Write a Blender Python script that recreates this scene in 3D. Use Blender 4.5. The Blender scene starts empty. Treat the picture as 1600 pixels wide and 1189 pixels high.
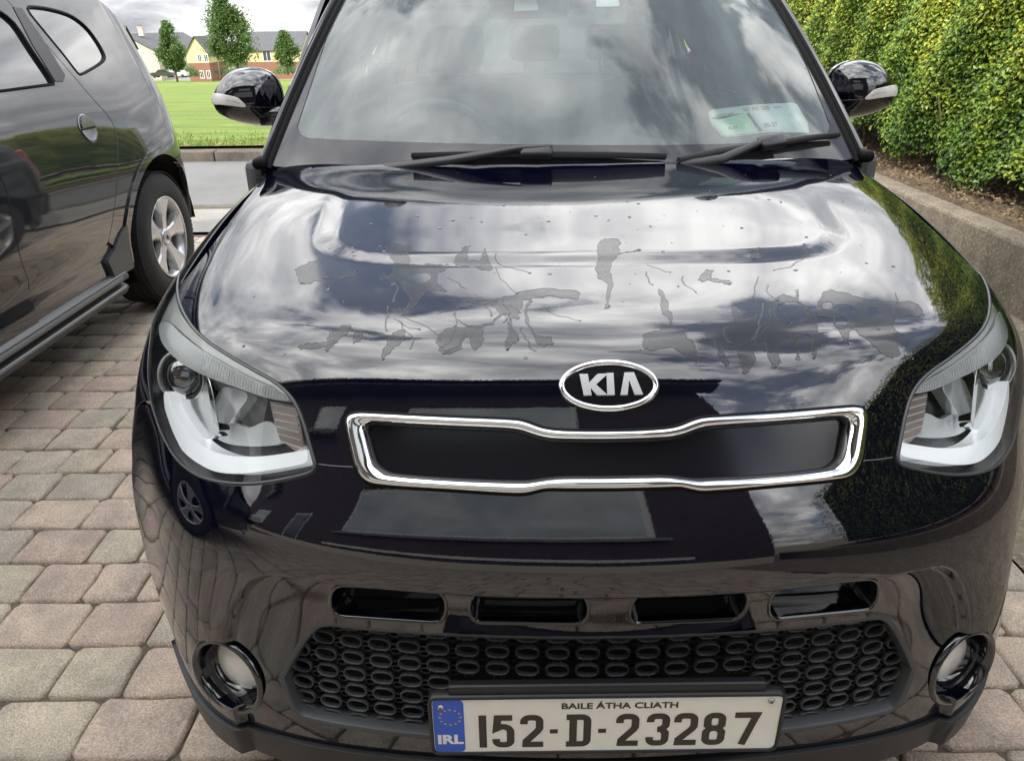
import bpy, bmesh, math, random
import numpy as np
from mathutils import Vector, Matrix
from mathutils.geometry import delaunay_2d_cdt
random.seed(7); RNG = np.random.default_rng(7)
scene = bpy.context.scene
COL = scene.collection
R = math.radians

# ------------------------------------------------------------------ camera
PITCH, ROLL, FPX = R(25.0), R(0.7), 1190.0
CAM = np.array([-0.135, -0.82, 1.37])
fwd = Vector((0, math.cos(PITCH), -math.sin(PITCH)))
rt0 = Vector((1, 0, 0)); up0 = Vector((0, math.sin(PITCH), math.cos(PITCH)))
rt = rt0 * math.cos(ROLL) - up0 * math.sin(ROLL)
up = up0 * math.cos(ROLL) + rt0 * math.sin(ROLL)
cam_data = bpy.data.cameras.new('camera')
cam_data.sensor_width = 36.0
cam_data.lens = 36.0 * FPX / 1600.0
cam_data.clip_start = 0.05
cam_data.clip_end = 3000.0
cam = bpy.data.objects.new('camera', cam_data)
COL.objects.link(cam)
m3 = Matrix((rt, up, -fwd)).transposed()
cam.matrix_world = Matrix.Translation(Vector(CAM)) @ m3.to_4x4()
scene.camera = cam

# ------------------------------------------------------------------ sky
SUN_EL, SUN_AZ = R(41), R(205)      # azimuth: clockwise from +y as seen from above
world = bpy.data.worlds.new("World"); scene.world = world
world.use_nodes = True
wn = world.node_tree; wn.nodes.clear()
def N(nt, t, **kw):
    n = nt.nodes.new(t)
    for k, v in kw.items():
        if k.startswith('i_'):
            n.inputs[k[2:].replace('_', ' ')].default_value = v
        else:
            setattr(n, k, v)
    return n
def L(nt, a, b): nt.links.new(a, b)
def math_n(nt, op, a, b=None, clamp=False):
    n = nt.nodes.new('ShaderNodeMath'); n.operation = op; n.use_clamp = clamp
    for i, x in enumerate((a, b)):
        if x is None: continue
        if isinstance(x, (int, float)): n.inputs[i].default_value = x
        else: nt.links.new(x, n.inputs[i])
    return n.outputs[0]
def ramp(nt, fac, stops, interp='LINEAR'):
    n = nt.nodes.new('ShaderNodeValToRGB'); cr = n.color_ramp; cr.interpolation = interp
    while len(cr.elements) > len(stops): cr.elements.remove(cr.elements[-1])
    while len(cr.elements) < len(stops): cr.elements.new(0.5)
    for e, (p, c) in zip(cr.elements, stops):
        e.position = p; e.color = (c[0], c[1], c[2], 1) if not isinstance(c, (int, float)) else (c, c, c, 1)
    nt.links.new(fac, n.inputs[0])
    return n.outputs[0]
sky = N(wn, 'ShaderNodeTexSky', sky_type='NISHITA', sun_disc=False, sun_elevation=SUN_EL, sun_rotation=SUN_AZ)
bg_sky = N(wn, 'ShaderNodeBackground'); bg_sky.inputs['Strength'].default_value = 0.15
L(wn, sky.outputs[0], bg_sky.inputs[0])
tc = N(wn, 'ShaderNodeTexCoord')
sep = N(wn, 'ShaderNodeSeparateXYZ'); L(wn, tc.outputs['Generated'], sep.inputs[0])
zz = math_n(wn, 'MAXIMUM', math_n(wn, 'ADD', sep.outputs[2], 0.30), 0.12)
cx_ = math_n(wn, 'DIVIDE', sep.outputs[0], zz); cy_ = math_n(wn, 'DIVIDE', sep.outputs[1], zz)
cmb = N(wn, 'ShaderNodeCombineXYZ'); L(wn, cx_, cmb.inputs[0]); L(wn, cy_, cmb.inputs[1])
cmb.inputs[2].default_value = 3.7
n1 = N(wn, 'ShaderNodeTexNoise', i_Scale=1.7, i_Detail=10.0, i_Roughness=0.58, i_Distortion=0.4)
L(wn, cmb.outputs[0], n1.inputs['Vector'])
n2 = N(wn, 'ShaderNodeTexNoise', i_Scale=3.6, i_Detail=9.0, i_Roughness=0.55, i_Distortion=0.35)
L(wn, cmb.outputs[0], n2.inputs['Vector'])
# the cloud sheet breaks up towards +x (over the hedge)
gapf = N(wn, 'ShaderNodeMapRange'); L(wn, sep.outputs[0], gapf.inputs[0]); gapf.inputs[1].default_value = 0.18; gapf.inputs[2].default_value = 0.52; gapf.inputs[3].default_value = 0.05; gapf.inputs[4].default_value = -0.07
lowf = N(wn, 'ShaderNodeMapRange'); L(wn, sep.outputs[2], lowf.inputs[0]); lowf.inputs[1].default_value = 0.06; lowf.inputs[2].default_value = 0.24; lowf.inputs[3].default_value = 0.16; lowf.inputs[4].default_value = 0.0
cover = ramp(wn, math_n(wn, 'ADD', math_n(wn, 'ADD', n1.outputs[0], gapf.outputs[0]), lowf.outputs[0]), [(0.39, 0.16), (0.46, 1.0)], 'EASE')
shade = ramp(wn, n2.outputs[0], [(0.33, (0.46, 0.47, 0.50)), (0.44, (0.72, 0.73, 0.76)), (0.54, (1.0, 1.0, 1.01)), (0.68, (1.6, 1.59, 1.56))])
elev = ramp(wn, sep.outputs[2], [(0.0, 0.66), (0.15, 0.88), (0.5, 1.9), (0.9, 2.4)])
mixc = N(wn, 'ShaderNodeMix', data_type='RGBA', blend_type='MULTIPLY'); mixc.inputs['Factor'].default_value = 1
L(wn, shade, mixc.inputs['A']); L(wn, elev, mixc.inputs['B'])
bg_cl = N(wn, 'ShaderNodeBackground'); bg_cl.inputs['Strength'].default_value = 1.15
L(wn, mixc.outputs['Result'], bg_cl.inputs[0])
mixw = N(wn, 'ShaderNodeMixShader')
L(wn, cover, mixw.inputs[0]); L(wn, bg_sky.outputs[0], mixw.inputs[1]); L(wn, bg_cl.outputs[0], mixw.inputs[2])
wout = N(wn, 'ShaderNodeOutputWorld'); L(wn, mixw.outputs[0], wout.inputs[0])

sun_d = bpy.data.lights.new('sun', 'SUN'); sun_d.energy = 3.5; sun_d.angle = R(3.0); sun_d.color = (1.0, 0.95, 0.87)
sun = bpy.data.objects.new('sun', sun_d); COL.objects.link(sun)
sd = Vector((math.sin(SUN_AZ) * math.cos(SUN_EL), math.cos(SUN_AZ) * math.cos(SUN_EL), math.sin(SUN_EL)))
sun.rotation_euler = (-sd).to_track_quat('-Z', 'Y').to_euler()
scene.view_settings.view_transform = 'Standard'
scene.view_settings.look = 'None'
scene.view_settings.exposure = 0.55
scene.view_settings.gamma = 1.0
scene.view_settings.use_curve_mapping = False

# ------------------------------------------------------------------ object helpers
def tag(o, label=None, cat=None, group=None, kind=None):
    if label: o['label'] = label
    if cat: o['category'] = cat
    if group: o['group'] = group
    if kind: o['kind'] = kind
    return o
def thing(name, label, cat, loc=(0, 0, 0), rotz=0, group=None):
    o = bpy.data.objects.new(name, None); COL.objects.link(o)
    o.location = loc; o.rotation_euler = (0, 0, rotz); o.empty_display_size = 0.1
    return tag(o, label, cat, group)
def link(name, me, m, parent=None, smooth=True, loc=None, kind=None):
    if m is not None:
        me.materials.clear()
        for mm in (m if isinstance(m, (list, tuple)) else [m]): me.materials.append(mm)
    o = bpy.data.objects.new(name, me); COL.objects.link(o)
    if loc is not None: o.location = loc
    if parent is not None:
        o.parent = parent
    if kind: o['kind'] = kind
    return o
def mesh_np(V, Fc, smooth=True, normals=None):
    me = bpy.data.meshes.new('mesh')
    me.from_pydata([tuple(v) for v in np.asarray(V, float)], [], [tuple(int(i) for i in f) for f in Fc])
    me.polygons.foreach_set('use_smooth', [smooth] * len(me.polygons))
    if normals is not None:
        me.normals_split_custom_set_from_vertices([tuple(n) for n in normals])
    me.update()
    return me
class MB:
    """collects verts and faces"""
    def __init__(s): s.V = []; s.F = []
    def add(s, V, F):
        b = len(s.V); s.V += [tuple(v) for v in V]; s.F += [tuple(i + b for i in f) for f in F]; return s
    def box(s, c, d, rot=None, bev=0.0):
        x, y, z = d[0] / 2, d[1] / 2, d[2] / 2
        if bev <= 0:
            V = [(-x,-y,-z),(x,-y,-z),(x,y,-z),(-x,y,-z),(-x,-y,z),(x,-y,z),(x,y,z),(-x,y,z)]
            F = [(0,3,2,1),(4,5,6,7),(0,1,5,4),(1,2,6,5),(2,3,7,6),(3,0,4,7)]
        else:
            bm = bmesh.new(); bmesh.ops.create_cube(bm, size=1)
            bmesh.ops.scale(bm, vec=d, verts=bm.verts)
            bmesh.ops.bevel(bm, geom=bm.edges[:], offset=bev, segments=2, affect='EDGES', profile=0.5)
            bm.verts.index_update()
            V = [tuple(v.co) for v in bm.verts]; F = [tuple(v.index for v in f.verts) for f in bm.faces]; bm.free()
        if rot is not None: V = [tuple(rot @ Vector(v)) for v in V]
        return s.add([(v[0]+c[0], v[1]+c[1], v[2]+c[2]) for v in V], F)
    def tube(s, pts, r, n=8, cap=True, closed=False):
        pts = [Vector(p) for p in pts]; m = len(pts)
        rr = r if isinstance(r, (list, tuple)) else [r] * m
        V = []; F = []; prev = None
        for i, p in enumerate(pts):
            if closed: t = pts[(i+1) % m] - pts[i-1]
            else: t = pts[min(i+1, m-1)] - pts[max(i-1, 0)]
            t.normalize()
            if prev is None:
                a = t.cross(Vector((0, 0, 1)));
                if a.length < 1e-3: a = t.cross(Vector((1, 0, 0)))
                a.normalize()
            else:
                a = prev - t * prev.dot(t); a.normalize()
            prev = a; b = t.cross(a)
            for k in range(n):
                q = 2 * math.pi * k / n
                V.append(tuple(p + (a * math.cos(q) + b * math.sin(q)) * rr[i]))
        for i in range(m if closed else m - 1):
            j = (i + 1) % m
            for k in range(n):
                k2 = (k + 1) % n
                F.append((i*n+k, i*n+k2, j*n+k2, j*n+k))
        if cap and not closed:
            F.append(tuple(range(n))[::-1]); F.append(tuple((m-1)*n + k for k in range(n)))
        return s.add(V, F)
    def prism(s, poly, z0, z1, M=None):
        n = len(poly)
        V = [(x, y, z0) for x, y in poly] + [(x, y, z1) for x, y in poly]
        F = [tuple(range(n))[::-1], tuple(range(n, 2*n))] + [(i, (i+1) % n, n+(i+1) % n, n+i) for i in range(n)]
        if M is not None: V = [tuple(M @ Vector(v)) for v in V]
        return s.add(V, F)
    def lathe(s, prof, M=None, n=32):
        V = []; F = []
        for (r, z) in prof:
            for k in range(n):
                q = 2*math.pi*k/n; V.append((r*math.cos(q), r*math.sin(q), z))
        for i in range(len(prof)-1):
            for k in range(n):
                k2 = (k+1) % n; F.append((i*n+k, i*n+k2, (i+1)*n+k2, (i+1)*n+k))
        if M is not None: V = [tuple(M @ Vector(v)) for v in V]
        return s.add(V, F)
    def build(s, name, m, parent=None, smooth=False, kind=None, angle=None):
        me = mesh_np(s.V, s.F, smooth)
        if smooth and angle is not None:
            me.set_sharp_from_angle(angle=R(angle))
        return link(name, me, m, parent, kind=kind)

# ------------------------------------------------------------------ materials
def new_mat(name):
    m = bpy.data.materials.new(name); m.use_nodes = True
    nt = m.node_tree; b = nt.nodes['Principled BSDF']; return m, nt, b
def pmat(name, col, rough=0.5, metal=0.0, coat=0.0, coat_r=0.03, spec=0.5, var=0.0, vscale=8.0, bump=0.0, bscale=60.0, ior=1.5, rvar=0.0, emit=None):
    m, nt, b = new_mat(name)
    b.inputs['Base Color'].default_value = (*col, 1)
    b.inputs['Roughness'].default_value = rough; b.inputs['Metallic'].default_value = metal
    b.inputs['Coat Weight'].default_value = coat; b.inputs['Coat Roughness'].default_value = coat_r
    b.inputs['Specular IOR Level'].default_value = spec; b.inputs['IOR'].default_value = ior
    t = nt.nodes.new('ShaderNodeTexCoord')
    if var > 0 or rvar > 0:
        n = N(nt, 'ShaderNodeTexNoise', i_Scale=vscale, i_Detail=6.0, i_Roughness=0.6)
        L(nt, t.outputs['Object'], n.inputs['Vector'])
        if var > 0:
            lo = tuple(c * (1 - var) for c in col); hi = tuple(min(1, c * (1 + var)) for c in col)
            L(nt, ramp(nt, n.outputs[0], [(0.3, lo), (0.7, hi)]), b.inputs['Base Color'])
        if rvar > 0:
            L(nt, ramp(nt, n.outputs[0], [(0.3, max(0, rough - rvar)), (0.7, min(1, rough + rvar))]), b.inputs['Roughness'])
    if bump > 0:
        n = N(nt, 'ShaderNodeTexNoise', i_Scale=bscale, i_Detail=5.0)
        L(nt, t.outputs['Object'], n.inputs['Vector'])
        bp = nt.nodes.new('ShaderNodeBump'); bp.inputs['Strength'].default_value = bump; bp.inputs['Distance'].default_value = 0.01
        L(nt, n.outputs[0], bp.inputs['Height']); L(nt, bp.outputs[0], b.inputs['Normal'])
    return m
def thin_glass(name, tint=(0.9, 0.95, 0.93), ior=1.5, rough=0.0, haze=0.0, hazecol=(0.7, 0.8, 0.8)):
    m = bpy.data.materials.new(name); m.use_nodes = True; nt = m.node_tree; nt.nodes.clear()
    tr = N(nt, 'ShaderNodeBsdfTransparent'); tr.inputs[0].default_value = (*tint, 1)
    gl = N(nt, 'ShaderNodeBsdfGlossy'); gl.inputs['Roughness'].default_value = rough
    fr = N(nt, 'ShaderNodeFresnel'); fr.inputs['IOR'].default_value = ior
    mx = N(nt, 'ShaderNodeMixShader'); L(nt, fr.outputs[0], mx.inputs[0]); L(nt, tr.outputs[0], mx.inputs[1]); L(nt, gl.outputs[0], mx.inputs[2])
    out = N(nt, 'ShaderNodeOutputMaterial')
    if haze > 0:
        df = N(nt, 'ShaderNodeBsdfDiffuse'); df.inputs[0].default_value = (*hazecol, 1)  # pale streaky layer painted in for dust film and cloud glare
        t = N(nt, 'ShaderNodeTexCoord'); n = N(nt, 'ShaderNodeTexNoise', i_Scale=2.2, i_Detail=5.0)
        mp = N(nt, 'ShaderNodeMapping'); mp.inputs['Scale'].default_value = (3.5, 0.6, 0.6)
        L(nt, t.outputs['Object'], mp.inputs[0]); L(nt, mp.outputs[0], n.inputs['Vector'])
        f = ramp(nt, n.outputs[0], [(0.3, haze * 0.6), (0.75, haze * 1.5)])
        m2 = N(nt, 'ShaderNodeMixShader'); L(nt, f, m2.inputs[0]); L(nt, mx.outputs[0], m2.inputs[1]); L(nt, df.outputs[0], m2.inputs[2])
        L(nt, m2.outputs[0], out.inputs[0])
    else:
        L(nt, mx.outputs[0], out.inputs[0])
    return m

def paint(name, col, ior=1.6, flake=0.0, rough=0.4, coat_r=0.012, dirt=0.25):
    """clear-coated car paint with faint dust film, fine scratches and orange peel"""
    m, nt, b = new_mat(name)
    b.inputs['Base Color'].default_value = (*col, 1)
    b.inputs['Roughness'].default_value = rough; b.inputs['Metallic'].default_value = flake
    b.inputs['Coat Weight'].default_value = 1.0; b.inputs['Coat IOR'].default_value = ior
    b.inputs['Specular IOR Level'].default_value = 0.0
    t = N(nt, 'ShaderNodeTexCoord')
    big = N(nt, 'ShaderNodeTexNoise', i_Scale=5.0, i_Detail=8.0, i_Roughness=0.7); L(nt, t.outputs['Object'], big.inputs['Vector'])
    fine = N(nt, 'ShaderNodeTexNoise', i_Scale=900.0, i_Detail=2.0); L(nt, t.outputs['Object'], fine.inputs['Vector'])
    spk = ramp(nt, fine.outputs[0], [(0.72, 0.0), (0.78, 1.0)])
    L(nt, ramp(nt, big.outputs[0], [(0.35, coat_r), (0.75, coat_r + 0.03)]), b.inputs['Coat Roughness'])
    dust = math_n(nt, 'MULTIPLY', math_n(nt, 'ADD', ramp(nt, big.outputs[0], [(0.4, 0.0), (0.8, 0.12)]), math_n(nt, 'MULTIPLY', spk, 0.5)), dirt)
    mx = N(nt, 'ShaderNodeMix', data_type='RGBA'); L(nt, dust, mx.inputs['Factor'])
    mx.inputs['A'].default_value = (*col, 1); mx.inputs['B'].default_value = (0.25, 0.24, 0.22, 1)
    L(nt, mx.outputs['Result'], b.inputs['Base Color'])
    pl = N(nt, 'ShaderNodeTexNoise', i_Scale=260.0, i_Detail=1.0); L(nt, t.outputs['Object'], pl.inputs['Vector'])
    wv = N(nt, 'ShaderNodeTexNoise', i_Scale=7.0, i_Detail=1.0); L(nt, t.outputs['Object'], wv.inputs['Vector'])
    bp = N(nt, 'ShaderNodeBump'); bp.inputs['Strength'].default_value = 0.015; bp.inputs['Distance'].default_value = 0.001
    L(nt, pl.outputs[0], bp.inputs['Height'])
    bp2 = N(nt, 'ShaderNodeBump'); bp2.inputs['Strength'].default_value = 0.12; bp2.inputs['Distance'].default_value = 0.004
    L(nt, wv.outputs[0], bp2.inputs['Height']); L(nt, bp.outputs[0], bp2.inputs['Normal'])
    L(nt, bp2.outputs[0], b.inputs['Coat Normal'])
    return m

M = {}
M['paint'] = paint('black_car_paint', (0.0010, 0.0014, 0.0065), ior=1.86, dirt=0.06)
M['paint2'] = paint('dark_grey_car_paint', (0.014, 0.016, 0.019), ior=1.75, flake=0.3, coat_r=0.02, dirt=0.6)
M['gloss_black'] = pmat('gloss_black_plastic', (0.006, 0.006, 0.008), 0.08, coat=1.0, spec=0.5)
M['matte_black'] = pmat('matte_black_plastic', (0.010, 0.010, 0.012), 0.42, bump=0.05, bscale=400)
M['grille_black'] = pmat('grille_black_plastic', (0.006, 0.006, 0.009), 0.16, spec=0.4)
M['mesh_grey'] = pmat('dark_grey_grille_plastic', (0.050, 0.053, 0.057), 0.40, bump=0.03, bscale=500)
M['dark'] = pmat('dark_void', (0.004, 0.004, 0.004), 0.9)
M['rubber'] = pmat('rubber_seal', (0.003, 0.003, 0.0035), 0.6, spec=0.15)
M['chrome'] = pmat('chrome', (0.86, 0.86, 0.87), 0.045, metal=1.0)
M['satin'] = pmat('satin_reflector', (0.92, 0.93, 0.94), 0.16, metal=0.7, coat=0.6)
M['drl'] = pmat('white_light_guide', (0.96, 0.97, 0.98), 0.18, coat=0.8, var=0.04, vscale=20)
M['drl_glow'] = pmat('glowing_light_guide', (0.95, 0.97, 1.0), 0.2, coat=0.6)
_b = M['drl_glow'].node_tree.nodes['Principled BSDF']; _b.inputs['Emission Color'].default_value = (0.92, 0.96, 1.0, 1); _b.inputs['Emission Strength'].default_value = 0.38  # faint glow added to brighten the white plastic guide
M['trim_silver'] = pmat('silver_lamp_trim', (0.90, 0.91, 0.90), 0.30, metal=0.75, coat=0.3)
M['ribbed'] = pmat('ribbed_clear_plastic', (0.72, 0.74, 0.75), 0.22, metal=0.1, coat=0.7)
M['bowl'] = pmat('lamp_bowl', (0.035, 0.035, 0.037), 0.25, metal=0.3, var=0.2)
M['lens'] = thin_glass('headlamp_lens', (0.97, 0.98, 0.97), 1.45)
M['windscreen'] = thin_glass('windscreen_glass', (0.80, 0.90, 0.87), 1.85, haze=0.12, hazecol=(0.62, 0.76, 0.74))
M['rearglass'] = thin_glass('rear_tinted_glass', (0.22, 0.25, 0.25), 1.5)
M['sideglass'] = thin_glass('side_glass', (0.75, 0.82, 0.80), 1.5)
M['privacy'] = pmat('dark_tinted_glass', (0.012, 0.013, 0.015), 0.02, coat=1.0, spec=0.8, ior=1.6)
M['frit'] = pmat('black_glass_border', (0.030, 0.030, 0.034), 0.04, spec=0.5)
M['plate'] = pmat('plate_white', (0.80, 0.785, 0.71), 0.35, coat=0.3, var=0.06, vscale=14)
M['plate_blue'] = pmat('plate_blue', (0.012, 0.085, 0.52), 0.35, coat=0.3)
M['ink'] = pmat('plate_black_ink', (0.028, 0.024, 0.018), 0.4)
M['white_ink'] = pmat('white_ink', (0.75, 0.75, 0.75), 0.4)
M['gold_ink'] = pmat('star_yellow', (0.62, 0.45, 0.12), 0.4)
M['screw'] = pmat('screw_metal', (0.5, 0.5, 0.48), 0.35, metal=0.9)
M['amber'] = pmat('reflector_amber', (0.55, 0.42, 0.38), 0.25, metal=0.4, coat=1)
M['lampwhite'] = pmat('lamp_white', (0.72, 0.70, 0.66), 0.2, coat=0.8, var=0.08, vscale=30)
M['tyre'] = pmat('tyre_rubber', (0.022, 0.022, 0.023), 0.75, bump=0.15, bscale=90, var=0.3)
M['alloy'] = pmat('alloy_silver', (0.55, 0.56, 0.57), 0.28, metal=0.75, coat=0.4, var=0.05)
M['fabric'] = pmat('seat_fabric', (0.05, 0.05, 0.052), 0.9, bump=0.2, bscale=300)
M['sill_pale'] = pmat('sill_highlight_grey', (0.16, 0.165, 0.17), 0.35, coat=0.3)
M['dash'] = pmat('dashboard_plastic', (0.10, 0.105, 0.105), 0.6, bump=0.1, bscale=500)
M['headliner'] = pmat('headliner', (0.35, 0.34, 0.32), 0.9)
M['red_lens'] = pmat('red_lamp_lens', (0.45, 0.02, 0.02), 0.15, coat=1)
M['water0'] = pmat('drying_water_film', (0.012, 0.013, 0.016), 0.28, ior=1.6, coat=0.15, spec=0.5, rvar=0.08, vscale=20)
def film():
    m = M['water0']; nt = m.node_tree; b = nt.nodes['Principled BSDF']; o = nt.nodes['Material Output']
    t = N(nt, 'ShaderNodeBsdfTransparent'); mx = N(nt, 'ShaderNodeMixShader'); mx.inputs[0].default_value = 0.58
    L(nt, b.outputs[0], mx.inputs[1]); L(nt, t.outputs[0], mx.inputs[2]); L(nt, mx.outputs[0], o.inputs[0]); return m
M['water'] = film()
def drop_mat():
    m, nt, b = new_mat('water_drop'); b.inputs['Base Color'].default_value = (0.9, 0.95, 1, 1)
    b.inputs['Transmission Weight'].default_value = 1.0; b.inputs['Roughness'].default_value = 0.0; b.inputs['IOR'].default_value = 1.33
    return m
M['drop'] = drop_mat()

# ------------------------------------------------------------------ projection & surfaces
cp, sp = math.cos(PITCH), math.sin(PITCH); cr_, sr_ = math.cos(ROLL), math.sin(ROLL)
def proj(P):
    P = np.asarray(P, float) - CAM
    d = P[..., 1]*cp - P[..., 2]*sp; u = P[..., 1]*sp + P[..., 2]*cp; o = P[..., 0]
    o, u = o/d, u/d
    return np.stack([800 + FPX*(o*cr_ - u*sr_), 594.5 - FPX*(u*cr_ + o*sr_)], -1)
def ray(px, py):
    o2 = (px-800)/FPX; u2 = (594.5-py)/FPX
    o = o2*cr_ + u2*sr_; u = u2*cr_ - o2*sr_
    return np.array([o, cp + u*sp, -sp + u*cp])      # per unit camera depth
def at_y(px, py, y):
    r = ray(px, py); return Vector(CAM + r*((y-CAM[1])/r[1]))
def at_x(px, py, x):
    r = ray(px, py); return Vector(CAM + r*((x-CAM[0])/r[0]))
def at_z(px, py, z=0.0):
    r = ray(px, py); return Vector(CAM + r*((z-CAM[2])/r[2]))

def inpoly(P, poly):
    x, y = P[:, 0], P[:, 1]; poly = np.asarray(poly); n = len(poly); c = np.zeros(len(P), bool)
    j = n-1
    for i in range(n):
        xi, yi = poly[i]; xj, yj = poly[j]
        if yi != yj:
            c ^= ((yi > y) != (yj > y)) & (x < (xj-xi)*(y-yi)/(yj-yi)+xi)
        j = i
    return c
def segdist(P, poly, closed=True):
    poly = np.asarray(poly, float); d = np.full(len(P), 1e9); n = len(poly)
    for i in range(n if closed else n-1):
        a = poly[i]; b = poly[(i+1) % n]; ab = b-a; l = ab@ab
        if l < 1e-14: continue
        t = np.clip(((P-a)@ab)/l, 0, 1)
        d = np.minimum(d, np.hypot(*(P-a-t[:, None]*ab).T))
    return d
def sdf(P, poly):     # negative inside
    d = segdist(P, poly); return np.where(inpoly(P, poly), -d, d)
def sstep(x, a, b):
    t = np.clip((x-a)/(b-a), 0, 1); return t*t*(3-2*t)

class Surf:
    """parametric surface P(a,b); metric scale (ka,kb) of the parameters"""
    def __init__(s, f, ra, rb, ka=1, kb=1, flip=1, disp=None, na=260, nb=260):
        s.f = f; s.ra = ra; s.rb = rb; s.ka = ka; s.kb = kb; s.flip = flip; s.disp = disp
        A, B = np.meshgrid(np.linspace(*ra, na), np.linspace(*rb, nb), indexing='ij')
        s.ga, s.gb = A.ravel(), B.ravel()
        s.gp = s.f(s.ga, s.gb); s.gn = s.nrm0(s.ga, s.gb)
    def nrm0(s, a, b, f=None):
        f = f or s.f; e = 2e-4
        a0 = np.clip(a-e, *s.ra); a1 = np.clip(a+e, *s.ra); b0 = np.clip(b-e, *s.rb); b1 = np.clip(b+e, *s.rb)
        n = np.cross(f(a1, b)-f(a0, b), f(a, b1)-f(a, b0))*s.flip
        return n/np.maximum(np.linalg.norm(n, axis=1), 1e-12)[:, None]
    def base(s, a, b):
        a = np.atleast_1d(np.asarray(a, float)); b = np.atleast_1d(np.asarray(b, float))
        p = s.f(a, b)
        if s.disp is not None: p = p + s.nrm0(a, b)*s.disp(p)[:, None]
        return p
    def PN(s, a, b, d=0.0):
        a = np.atleast_1d(np.asarray(a, float)); b = np.atleast_1d(np.asarray(b, float))
        p = s.base(a, b); n = s.nrm0(a, b, s.base) if s.disp is not None else s.nrm0(a, b)
        return p + n*np.reshape(d, (-1, 1)), n
    def P(s, a, b, d=0.0): return s.PN(a, b, d)[0]
    def inv(s, pts, d=0.0):
        """pixels -> params on the surface offset by d"""
        pts = np.asarray(pts, float).reshape(-1, 2)
        gp = s.gp + s.gn*d; q = proj(gp)
        view = CAM-gp; face = (view*s.gn).sum(1) > 0.0
        D = ((q[None]-pts[:, None])**2).sum(2)+np.where(face, 0, 1e6)[None]
        k = D.argmin(1); a = s.ga[k].copy(); b = s.gb[k].copy(); ba, bb_, be_ = a.copy(), b.copy(), D.min(1)
        e = 1e-3; n_ = len(pts)
        for _ in range(10):
            da = np.where(a+e > s.ra[1], -e, e); db = np.where(b+e > s.rb[1], -e, e)
            A = np.concatenate([a, a+da, a]); Bb = np.concatenate([b, b, b+db])
            Q = proj(s.f(A, Bb)+(s.nrm0(A, Bb)*d if d else 0)); Q0, Q1, Q2 = Q[:n_], Q[n_:2*n_], Q[2*n_:]
            r = pts-Q0; er = (r*r).sum(1); im = er < be_
            ba[im], bb_[im], be_[im] = a[im], b[im], er[im]
            J1 = (Q1-Q0)/da[:, None]; J2 = (Q2-Q0)/db[:, None]
            m11 = (J1*J1).sum(1)+100; m22 = (J2*J2).sum(1)+100; m12 = (J1*J2).sum(1)
            g1 = (J1*r).sum(1); g2 = (J2*r).sum(1); det = m11*m22-m12*m12
            a = np.clip(a+(m22*g1-m12*g2)/det, *s.ra); b = np.clip(b+(m11*g2-m12*g1)/det, *s.rb)
        return np.stack([ba, bb_], 1)

def smooth_path(pts, n_per=6, closed=False, sharp=()):
    """Catmull-Rom resample"""
    P = np.asarray(pts, float); n = len(P); out = []
    for i in range(n if closed else n-1):
        p0 = P[(i-1) % n] if closed or i > 0 else P[0]; p1 = P[i]; p2 = P[(i+1) % n]; p3 = P[(i+2) % n] if closed or i+2 < n else P[-1]
        if i in sharp: p0 = p1
        if (i+1) % n in sharp: p3 = p2
        for k in range(n_per):
            t = k/n_per
            out.append(0.5*((2*p1)+(-p0+p2)*t+(2*p0-5*p1+4*p2-p3)*t*t+(-p0+3*p1-3*p2+p3)*t**3))
    if not closed: out.append(P[-1])
    return np.array(out)
def resample(P, n, closed=True):
    P = np.asarray(P, float)
    Q = np.vstack([P, P[:1]]) if closed else P
    l = np.concatenate([[0], np.cumsum(np.linalg.norm(np.diff(Q, axis=0), axis=1))])
    t = np.linspace(0, l[-1], n+1 if closed else n)
    if closed: t = t[:-1]
    return np.stack([np.interp(t, l, Q[:, i]) for i in range(Q.shape[1])], 1)
def inset(poly, d, surf):
    """shrink closed polygon by metric d"""
    k = np.array([surf.ka, surf.kb]); P = np.asarray(poly)*k
    area = 0.5*np.sum(P[:, 0]*np.roll(P[:, 1], -1)-np.roll(P[:, 0], -1)*P[:, 1]); sg = 1 if area > 0 else -1
    e0 = P-np.roll(P, 1, 0); e1 = np.roll(P, -1, 0)-P
    e0 /= np.maximum(np.linalg.norm(e0, axis=1), 1e-9)[:, None]; e1 /= np.maximum(np.linalg.norm(e1, axis=1), 1e-9)[:, None]
    n0 = np.stack([-e0[:, 1], e0[:, 0]], 1); n1 = np.stack([-e1[:, 1], e1[:, 0]], 1)
    n = n0+n1; n /= np.maximum(np.linalg.norm(n, axis=1), 1e-6)[:, None]
    c = np.clip((n*n0).sum(1), 0.5, 1)
    return (P+n*(sg*d/c)[:, None])/k

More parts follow.
